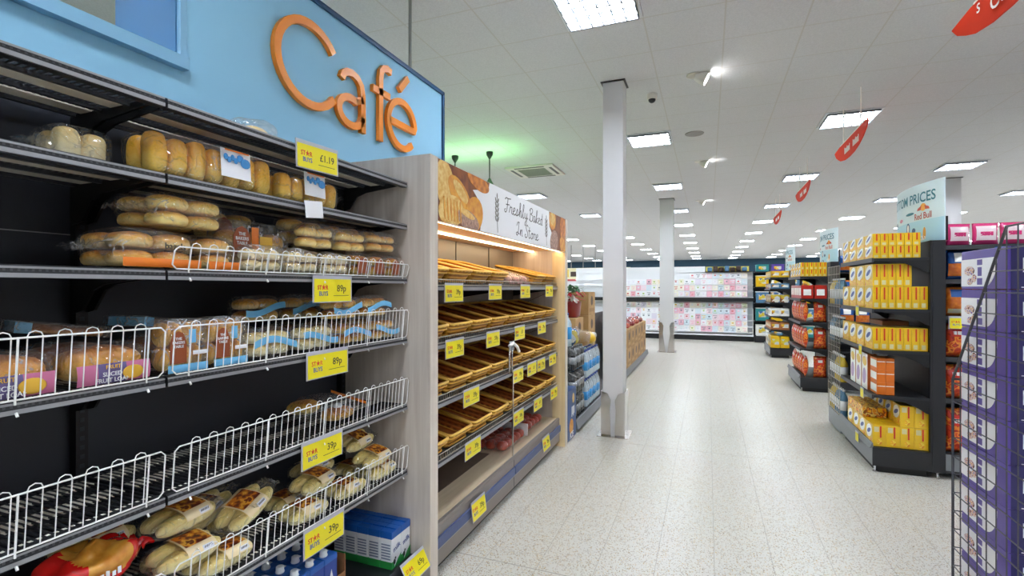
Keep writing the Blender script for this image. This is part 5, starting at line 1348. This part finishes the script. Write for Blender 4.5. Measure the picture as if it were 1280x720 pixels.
# ------------------------------------------------------------------ purple boxes in a wire dump bin
mat('purple', '5b45a0', .35); mat('purple_dark', '2b2560', .4); mat('egg_white', 'f8f6fa', .35)
patch_mat('egg_print', ['7a4aa8', 'ece6ef', 'e0a04a', 'ece6ef', 'b0483c', '5a3a2a'], 60, .4)
def egg():
    p = empty('egg_box', (0, 0, 0)); hx, hy, h = .17, .2, .179
    MB().bbox(-hx, hx, -hy, hy, 0, h, .002).build('carton', 'purple', p, world=False)
    pts = [(hy, .012), (-.02, .012)] + [(-.02 - .105 * math.sin(a), .012 + .125 * (1 - math.cos(a))) for a in [PI / 2 * i / 8 for i in range(1, 9)]] + [(-.125, .14), (hy, .14)]
    MB().prism(pts[::-1], 'x', -hx - .001, -hx).build('printed_panel', 'egg_white', p, world=False)
    m_ = MB().blob((-hx - .001, .12, .085), (.0008, .05, .022), nu=12, nv=6).blob((-hx - .001, .115, .035), (.0008, .03, .016), nu=10, nv=6).blob((-hx - .001, .075, .05), (.0008, .025, .018), nu=10, nv=6); m_.build('printed_picture', 'egg_print', p, True, world=False)
    m_ = MB().box(-hx - .0018, -hx - .001, .0, .045, .02, .05).box(-hx - .0018, -hx - .001, .005, .04, .06, .1).box(-hx - .0018, -hx - .001, .0, .045, .11, .135); m_.build('printed_marks', 'purple', p, world=False)
    MB().box(-hx + .012, hx, -hy - .001, -hy, .0, h).build('end_panel', 'purple_dark', p, world=False)
    m_ = MB()
    for k in range(14): m_.box(-hx + .055 + k * .007, -hx + .055 + k * .007 + (.003 if k % 3 else .005), -hy - .0018, -hy - .001, .012, .05)
    m_.box(-hx + .045, -hx + .16, -hy - .0016, -hy - .001, .006, .01).box(-hx + .05, -hx + .056, -hy - .0018, -hy - .001, .07, .13).box(-hx + .1, -hx + .106, -hy - .0018, -hy - .001, .07, .13)
    m_.build('printed_code', 'egg_white', p, world=False)
    return p
ep = egg(); f_ = True
tops = 9
for k in range(tops):
    o = ep if f_ else copy_tree(ep); f_ = False
    o.location = (1.325, 2.88, .06 + k * .182 - .001)
    tag(o, f'purple carton with a white rounded panel in the wire bin, {ORD[tops - 1 - k]} from the top', 'box', 'purple cartons in the wire bin')
for k in range(8):
    o = copy_tree(ep); o.location = (1.675, 2.88, .06 + k * .182 - .001); tag(o, f'purple carton in the second stack of the wire bin, {ORD[7 - k]} from the top', 'box', 'purple cartons in the second stack')
db = empty('wire_dump_bin', (1.5, 2.7, 0), 'dark wire dump bin around stacked purple cartons at the right picture edge', 'wire bin')
m_ = MB(); xw = 1.128
def ztop(y): return 1.77 if y < 2.62 else 1.77 - (y - 2.62) / .48 * .70
for k in range(11):
    y = 3.10 - k * .08; m_.tube([(xw, y, .03), (xw, y, ztop(y))], .0028, 5)
for k in range(20):
    z = .06 + k * .09; ym = 3.10 if z < 1.07 else 2.62 + (1.77 - z) / .70 * .48
    m_.tube([(xw, 2.25, z), (xw, min(ym, 3.10), z)], .0028, 5)
m_.build('side_grid', 'wire_dark', db)
m_ = MB().tube([(xw, 3.10, .02), (xw, 3.10, 1.07), (xw, 2.62, 1.77), (xw, 2.25, 1.77), (xw, 2.25, .02)], .006, 8)
m_.tube([(1.87, 3.10, .02), (1.87, 3.10, 1.07), (1.87, 2.62, 1.77), (1.87, 2.25, 1.77), (1.87, 2.25, .02)], .006, 8)
for y, z in ((3.10, .03), (2.25, .03), (2.25, 1.77), (3.10, 1.07)): m_.tube([(xw, y, z), (1.87, y, z)], .006, 8)
m_.build('frame', 'wire_dark', db)
m_ = MB()
for k in range(10): m_.tube([(xw + k * .082, 3.10, .03), (xw + k * .082, 3.10, 1.07)], .0028, 5)
for k in range(12): m_.tube([(xw, 3.10, .06 + k * .09), (1.87, 3.10, .06 + k * .09)], .0028, 5)
m_.build('end_grid', 'wire_dark', db)
MB().box(xw + .01, 1.86, 2.26, 3.09, .04, .056).build('floor_tray', 'gondola_black', db)
# ================================================================== greeting card racks across the far end of the aisle
CY = 15.95
mat('rack_white', 'eef0f3', .45); mat('rack_black', '1b1d22', .45)
def rack(x0, x1, top, label, blank):
    r_ = empty('card_rack', ((x0 + x1) / 2, CY, 0), label, 'card rack', 'greeting card racks')
    MB().box(x0, x1, CY, CY + .05, .17, top).build('back_panel', 'rack_white', r_)
    if blank: MB().box(x0, x1, CY - .03, CY, 1.99, top).build('header_panel', 'rack_white', r_)
    MB().box(x0, x1, CY - .30, CY + .05, 0, .17).build('base', 'rack_black', r_)
    MB().box(x0, x1, CY - .36, CY - .30, .15, .19).build('base_lip', 'rack_white', r_)
    MB().box(x0, x1, CY - .26, CY, 1.135, 1.235).build('mid_shelf', 'rack_black', r_)
    for i, z in enumerate((.25, .42, .59, .76, .93)): MB().box(x0, x1, CY - .26 + i * .035, CY, z - .03, z).build('ledge', 'rack_white', r_)
    for i, z in enumerate((1.26, 1.44, 1.62, 1.80)): MB().box(x0, x1, CY - .2 + i * .035, CY, z - .025, z).build('ledge', 'rack_white', r_)
    return r_
rack(-4.0, -.08, 2.16, 'long white greeting card rack across the far end, with a plain white header', True)
rack(-.08, 1.2, 2.0, 'white rack of gift bags and cards nearer the end caps', False)
CC = [('white', 'f2f3f6'), ('white', 'eef0f4'), ('white', 'f2f3f6'), ('white', 'f2f3f6'), ('white', 'f2f3f6'), ('pale pink', 'f3dde4'), ('pale blue', 'dbe9f0'), ('cream', 'f3eee0'), ('lilac', 'e4dfec'), ('pink', 'ebb9c8')]
mat('card_slate', '6b7280', .5); mat('card_red', 'cf5a5e', .5); mat('card_green', 'a9c464', .5); mat('card_gold', 'e6bf4a', .5)
for n_, c_ in CC: mat('card_' + n_.replace(' ', '_'), c_, .5)
INKS = ['card_slate', 'card_red', 'card_pink', 'card_pale_blue', 'card_slate', 'card_lilac', 'card_green', 'card_red', 'card_gold', 'card_slate']
CARD = {}
def card_mesh(n_, ink, v):
    k = (n_, ink, v)
    if k not in CARD:
        m_ = MB().box(-.074, .074, -.004, .004, 0, .165)
        if v == 0: m_.box(-.03, .025, -.005, -.004, .07, .11, 1).box(-.05, .05, -.005, -.004, .025, .035, 1)
        elif v == 1: m_.blob((0, -.004, .09), (.028, .001, .02), nu=10, nv=6, m=1).box(-.04, .04, -.005, -.004, .13, .14, 1)
        else: m_.box(-.055, .055, -.005, -.004, .11, .125, 1).box(-.03, .03, -.005, -.004, .04, .055, 1).box(-.02, .045, -.005, -.004, .07, .085, 1)
        CARD[k] = m_.mesh('greeting_card', ['card_' + n_.replace(' ', '_'), ink])
    return CARD[k]
rc = random.Random(5)
lv_ = [('lower', i, z, CY - .262 + i * .035 - .008) for i, z in enumerate((.25, .42, .59, .76, .93))] + [('upper', i, z, CY - .202 + i * .035 - .008) for i, z in enumerate((1.26, 1.44, 1.62, 1.80))]
for rack_n, ri, z, y in lv_:
    for k in range(32):
        x = -3.72 + k * .1565
        if x > 1.13 or (ri == 3 and rack_n == 'upper' and x < -.5): continue
        gifts = x > -.1
        if -3.3 < x < -2.45 or x < -3.3: continue          # behind the column and wine cartons
        n_ = rc.choice(CC)[0] if not gifts else rc.choice(CC[4:])[0]
        if rc.random() < .05 and not gifts: n_ = 'cream'
        o = bpy.data.objects.new('greeting_card', card_mesh(n_, rc.choice(INKS), rc.randrange(3))); COL.objects.link(o)
        o.location = (x, y, z + .0005); o.rotation_euler = (math.radians(-9), 0, 0)
        sec = 'gift bag rack' if gifts else 'long rack'
        tag(o, f'{n_} greeting card, {ORD[ri]} row up, {rack_n} half of the {sec}', 'greeting card', f'{n_} cards, {rack_n} row {ORD[ri]}, {sec}')
# things on top of the gift rack
mat('yellow_banner', 'f4e36a', .5); mat('dark_bag', '4a3b34', .4)
tag(MB().box(-.06, 1.1, CY + .0, CY + .02, 2.0, 2.15).build('shelf_banner', 'yellow_banner'), 'long yellow banner board along the top of the gift bag rack', 'banner')
for k in range(7):
    o = MB().bbox(-.065, .065, -.05, .05, 0, .13 + .03 * (k % 2), .02).build('gift_bag', 'dark_bag' if k % 3 else 'bottle_blue', None, world=False)
    o.location = (.05 + k * .155, CY - .06, 2.001 if False else 1.985); o.location.z = 2.001; tag(o, f'dark gift bag on top of the gift bag rack, {ORD[k]} from the long white rack', 'gift bag', 'dark gift bags on the rack top')
    o.location.y = CY - .06
MB_ = MB().box(-.08, 1.2, CY - .14, CY - .0, 1.985, 2.0); tag(MB_.build('top_shelf', 'rack_black'), 'thin black shelf board capping the gift bag rack', 'shelf board')
# household shelving right of the racks
HS = empty('household_shelving', (1.75, 15.9, 0), 'dark shelving with storage boxes at the far right end of the card racks', 'shelving unit')
MB().box(1.22, 2.9, 15.98, 16.03, 0, 2.0).build('back_panel', 'gondola_black', HS); MB().box(1.22, 2.9, 15.5, 15.98, 0, .17).build('base', 'gondola_black', HS)
for z in (.6, 1.1, 1.55, 1.98): MB().box(1.22, 2.9, 15.55, 15.98, z - .025, z).build('shelf', 'gondola_black', HS)
mat('teal_box', '2f8f90', .35)
for s, z in enumerate((.171, .601, 1.101, 1.551, 1.981)):
    for k in range(4):
        mt_, nm_ = (('box_logo', 'white'), ('bottle_blue', 'blue'), ('mixed_print', 'patterned'), ('teal_box', 'teal'), ('box_yellow', 'yellow'))[(s * 3 + k) % 5] if s < 4 else ((('teal_box', 'teal'), ('purple', 'purple'), ('box_yellow', 'yellow'), ('teal_box', 'teal'))[k])
        p = empty('storage_box', (1.42 + k * .38, 15.75, z), f'{nm_} storage box on the {("base", "lowest shelf", "second shelf", "third shelf", "top")[s]} of the household shelving, {ORD[k]} from the racks', 'storage box', 'storage boxes on the household shelving')
        h_ = (.3, .34, .3, .3, .18)[s]
        MB().bbox(-.16, .16, -.14, .14, 0, h_, .012).build('body', mt_, p, world=False); MB().bbox(-.165, .165, -.145, .145, h_, h_ + .02, .006).build('lid', mt_ if s == 4 else 'box_logo', p, world=False)
        MB().box(-.09, .09, -.1425, -.14, h_ * .3, h_ * .8).build('label', 'mixed_print', p, world=False)

# far yellow promotion header, seen past the bakery panel
PH = empty('promotion_header', (-6.0, 24.0, 0), 'far yellow and white promotion header with a red strip, seen past the bakery panel', 'sign')
MB().box(-9, -3.4, 24.0, 24.3, 0, 1.55).build('shelving', 'rack_white', PH)
mat('header_cream', 'f6f0c8', .5)
MB().box(-9, -3.4, 23.98, 24.0, 1.95, 2.5).build('board', 'header_cream', PH); MB().box(-9, -3.4, 23.97, 24.02, 1.86, 1.95).build('red_strip', 'card_red', PH)
m_ = MB(); m2 = MB(); m3 = MB()
for k in range(9):
    x = -8.7 + k * .6; m_.box(x, x + .28, 23.975, 23.98, 2.08, 2.32); m2.box(x + .33, x + .5, 23.975, 23.98, 2.05, 2.42); m3.tube([(x, 24.1, 2.5), (x, 24.1, CEIL)], .02, 6)
m_.build('printed_picture', 'dark_bag', PH); m2.build('printed_picture', 'yellow', PH); m3.build('hanger', 'rod_grey', PH)
for k in range(24): pass
MB().box(-9, -3.4, 24.0, 24.3, 1.55, 1.86).build('panel', 'rack_white', PH)

# ================================================================== drinks and cartons along the left of the main aisle
LG = empty('drinks_gondola', (-1.6, 8.2, 0), 'low dark plinth with a price strip along the aisle behind the near column', 'shelving unit')
MB().box(-1.95, -1.30, 5.12, 11.75, .03, .115).build('base', 'gondola_black', LG)
MB().prism([(-1.30, .04), (-1.262, .035), (-1.285, .125), (-1.30, .128)], 'y', 5.12, 11.75).build('price_strip', 'base_grey', LG)
MB().box(-1.93, -1.34, 5.15, 11.7, 0, .03).build('kick_plate', 'kick_black', LG)
MB().box(-2.0, -1.95, 5.12, 11.75, .03, 1.05).build('back_panel', 'gondola_black', LG)
m_ = MB()
for k in range(12): m_.x = None; y = 5.3 + k * .55; m_.prism([(-1.268, .05), (-1.266, .05), (-1.284, .115), (-1.286, .115)], 'y', y, y + .09)
m_.build('price_slip', 'paper_white', LG)
mat('ice_navy', '34548c', .4); mat('can_black', '23252b', .25, coat=.4); mat('water_clear', 'c3d4de', .12, coat=.6); mat('water_label', '2f9be0', .3); mat('can_silver', 'a9adb2', .25, .6)
p = empty('ice_box', (-1.43, 4.93, 0), 'navy upright box lettered ICE on the floor against the bakery end panel', 'box')
MB().bbox(-.15, .15, -.16, .16, .001, .50, .004).build('carton', 'ice_navy', p, world=False)
MB().prism(ell(-.03, .13, .075, .075), 'x', .15, .1512).build('printed_picture', 'print_gold', p, world=False); MB().prism(ell(.05, .40, .04, .05), 'x', .15, .1512).build('printed_picture', 'print_flour', p, world=False)
MB().box(-.151, .151, -.161, .161, .43, .435).build('lid_seam', 'box_navy', p, world=False)
text('ICE', .085, 'paper_white', p, (.152, -.02, .04), FACE_PX, 1.1, world=False, bold=.02)
m_ = MB()
for k in range(4): m_.box(.1505, .1515, -.02 + k * .03, 0.0 + k * .03, .22 + (k % 2) * .02, .32)
m_.build('lettering', 'paper_white', p, world=False)
def multipack(name, nx, ny, r, h, body, lab, cap):
    p = empty(name, (0, 0, 0))
    for i in range(nx):
        for j in range(ny):
            x, y = (i - (nx - 1) / 2) * 2.04 * r, (j - (ny - 1) / 2) * 2.04 * r
            b_ = MB(); b_.lathe([(r * .9, 0), (r, .01), (r, h * .62), (r * .75, h * .76), (r * .32, h * .88), (r * .32, h * .93)], 12, at=(x, y, 0)); b_ = b_.build('bottle', body, p, True, world=False)
            MB().lathe([(r * 1.015, h * .25), (r * 1.015, h * .56)], 12, at=(x, y, 0)).build('label', lab, b_, True, world=False)
            MB().lathe([(r * .38, h * .92), (r * .38, h)], 10, at=(x, y, 0)).build('cap', cap, b_, True, world=False)
    MB().blob((0, 0, h * .5), (nx * r * 1.02 + .002, ny * r * 1.02 + .002, h * .5), 5, 4, 20, 12, .004, 12).build('wrap', 'film', p, True, world=False)
    return p
w0 = multipack('water_multipack', 3, 2, .042, .32, 'water_clear', 'water_label', 'box_navy'); d0 = multipack('drink_multipack', 3, 2, .036, .24, 'can_black', 'can_silver', 'can_black')
f1 = f2 = True
for k in range(4):
    for t in range(2):
        o = w0 if f1 else copy_tree(w0); f1 = False
        o.location = (-1.445, 5.86 + k * .20, .122 + t * .345); o.rotation_euler.z = 0
        tag(o, f'wrapped pack of blue-labelled water bottles, {("lower", "upper")[t]} tier, {ORD[k]} past the dark drinks', 'water pack', 'packs of bottled water')
for k in range(3):
    for t in range(3):
        o = d0 if f2 else copy_tree(d0); f2 = False
        o.location = (-1.425, 5.24 + k * .17, .122 + t * .262)
        tag(o, f'pack of dark drink bottles, {ORD[t]} tier up, {ORD[k]} from the bakery unit', 'drinks pack', 'packs of dark drinks')
mat('carton_brown', 'b08a58', .55, var='a57e4c', vscale=5); mat('carton_tan', 'c7a270', .55, var='b88f58', vscale=4); mat('badge_dark', '5a4636', .5)
def wine(name, mt_, w=.22, d=.28, h=.335):
    p = empty(name, (0, 0, 0)); MB().bbox(-d, d * .0 + .0, -w, w, 0, h, .004).build('carton', mt_, p, world=False) if False else MB().bbox(-.15, .15, -w, w, 0, h, .004).build('carton', mt_, p, world=False)
    MB().prism(ell(0, h * .62, .07, .07), 'x', .15, .1512).build('printed_badge', 'badge_dark', p, world=False); MB().box(.15, .1512, -w * .7, w * .7, h * .15, h * .3).build('printed_band', 'carton_tan' if mt_ == 'carton_brown' else 'carton_brown', p, world=False)
    MB().box(-.15, .15, -.02, .02, h, h + .0008).build('tape', 'carton_tan', p, world=False); return p
wa, wbb = wine('wine_carton', 'carton_brown'), wine('wine_carton', 'carton_tan'); sn = set()
for k in range(7):
    for t in range(2):
        pr_ = (wa, wbb)[(k + t) % 2]; o = copy_tree(pr_) if pr_ in sn else pr_; sn.add(pr_)
        o.location = (-1.455, 8.62 + k * .452, .116 + t * .337); tag(o, f'brown badged carton, {("bottom", "top")[t]} tier, {ORD[k]} along the aisle past the column', 'carton', 'brown cartons along the aisle')
for k in range(4):
    o = copy_tree(wa if k % 2 else wbb); o.location = (-1.735, 6.5 if k < 3 else 7.25, .116 + (k % 3) * .337); o.rotation_euler.z = 0
    tag(o, f'brown carton {("at the bottom of the stack under", "second in the stack under", "topmost under", "near the stack of")[k]} the red planter' if k < 3 else 'brown carton at the foot of the far carton stack behind the water', 'carton', 'brown cartons behind the water packs')
for k in range(3):
    o = copy_tree(wbb); o.location = (-1.735, 7.25, .116 + (k + 1) * .337); tag(o, f'brown carton in the far stack behind the water, {ORD[k + 1]} from the bottom', 'carton', 'brown cartons behind the water packs')
# net bags of fruit heaped on the cartons
mat('fruit_orange', 'd9541e', .4, var='c7361c', vscale=14); mat('fruit_red', 'b3202e', .4, var='8e1a2a', vscale=14)
for k in range(9):
    mt_, nm_ = (('fruit_orange', 'orange'), ('fruit_red', 'red'))[0 if k in (0, 2, 3, 6) else 1]
    hi = k in (2, 6)
    p = empty('net_bag', (-1.43 - .10 * (k % 2), 8.55 + k * .31, .794 + (.0 if not hi else .0)), f'net bag of {nm_} fruit heaped on the brown cartons, {ORD[k]} along the aisle', 'net bag', 'net bags on the brown cartons')
    for q in range(7):
        a = q * 1.05; r = .075 if q else 0
        MB().blob((r * math.cos(a), r * math.sin(a) * 1.3, .045 + (.03 if q == 0 else 0)), (.045, .05, .045), nu=12, nv=8).build('fruit', mt_, p, True, world=False)
    MB().blob((0, 0, .066), (.125, .15, .06), 2.4, nu=18, nv=10, amp=.004).build('net', 'film', p, True, world=False)
# planter, bottle, yellow bag beyond the bakery panel
mat('planter_red', '8e1f22', .3, coat=.4); mat('leaf_green', '2f6b3a', .5); mat('petal_red', 'c9212a', .5); mat('petal_white', 'f3ede8', .5)
p = empty('potted_poinsettia', (-1.72, 6.52, 1.128), 'dark red planter of red, white and green leaves on the carton stack', 'potted plant')
MB().lathe([(.10, 0), (.135, .02), (.15, .20), (.155, .21), (.14, .21), (.13, .12)], 20).build('pot', 'planter_red', p, True, world=False)
rp = random.Random(3)
for nm_, mt_, n, zz, rr_ in (('leaves', 'leaf_green', 46, .42, .2), ('petals', 'petal_red', 34, .33, .2), ('petals', 'petal_white', 24, .30, .19)):
    m_ = MB()
    for q in range(n):
        a = rp.uniform(0, 2 * PI); r = rr_ * rp.uniform(.2, 1); m_.x = Matrix.Translation((r * math.cos(a), r * math.sin(a), zz - .05 + rp.uniform(-.05, .05))) @ Matrix.Rotation(a, 4, 'Z') @ Matrix.Rotation(rp.uniform(-.4, .9), 4, 'Y')
        m_.prism(ell(0, 0, .05, .024, 0, 8), 'z', -.0008, .0008)
    m_.build(nm_, mt_, p, world=False)
bt = bottle('water_bottle', .055, .36, 'water_clear', 'box_navy', 'water_label'); bt.location = (-1.42, 5.24, .892); tag(bt, 'big clear blue-labelled bottle standing on the dark drinks beside the bakery panel', 'bottle')
mat('bag_yellow', 'f0c80f', .3, coat=.4, var='e8b50a', vscale=12)
p = empty('snack_sack', (-1.43, 6.33, .81), 'bulging yellow bag lying on top of the bottled water packs', 'bag'); p.rotation_euler.z = .2
MB().blob((0, 0, .075), (.10, .2, .075), 2.6, 2.2, 22, 14, .012, 12).build('bag', 'bag_yellow', p, True, world=False); MB().blob((.06, .06, .10), (.045, .06, .04), 2.4, nu=14, nv=8).build('window', 'petal_white', p, True, world=False)
for k, (x, y, lb) in enumerate(((-1.42, 5.42, 'clear bag of pink and grey packs on the dark drinks next to the big bottle'), (-1.43, 6.0, 'orange-brown sack on the water packs before the yellow bag'))):
    p = empty('snack_sack', (x, y, (.892, .81)[k]), lb, 'bag')
    MB().blob((0, 0, .09), (.09, .10, .09), 3, nu=18, nv=12, amp=.012, freq=14, seed=k).build('bag', ('mixed_print', 'carton_brown')[k], p, True, world=False); MB().blob((0, 0, .1), (.095, .105, .1), 3, nu=18, nv=12, amp=.014, freq=18).build('wrap', 'film_thick', p, True, world=False)
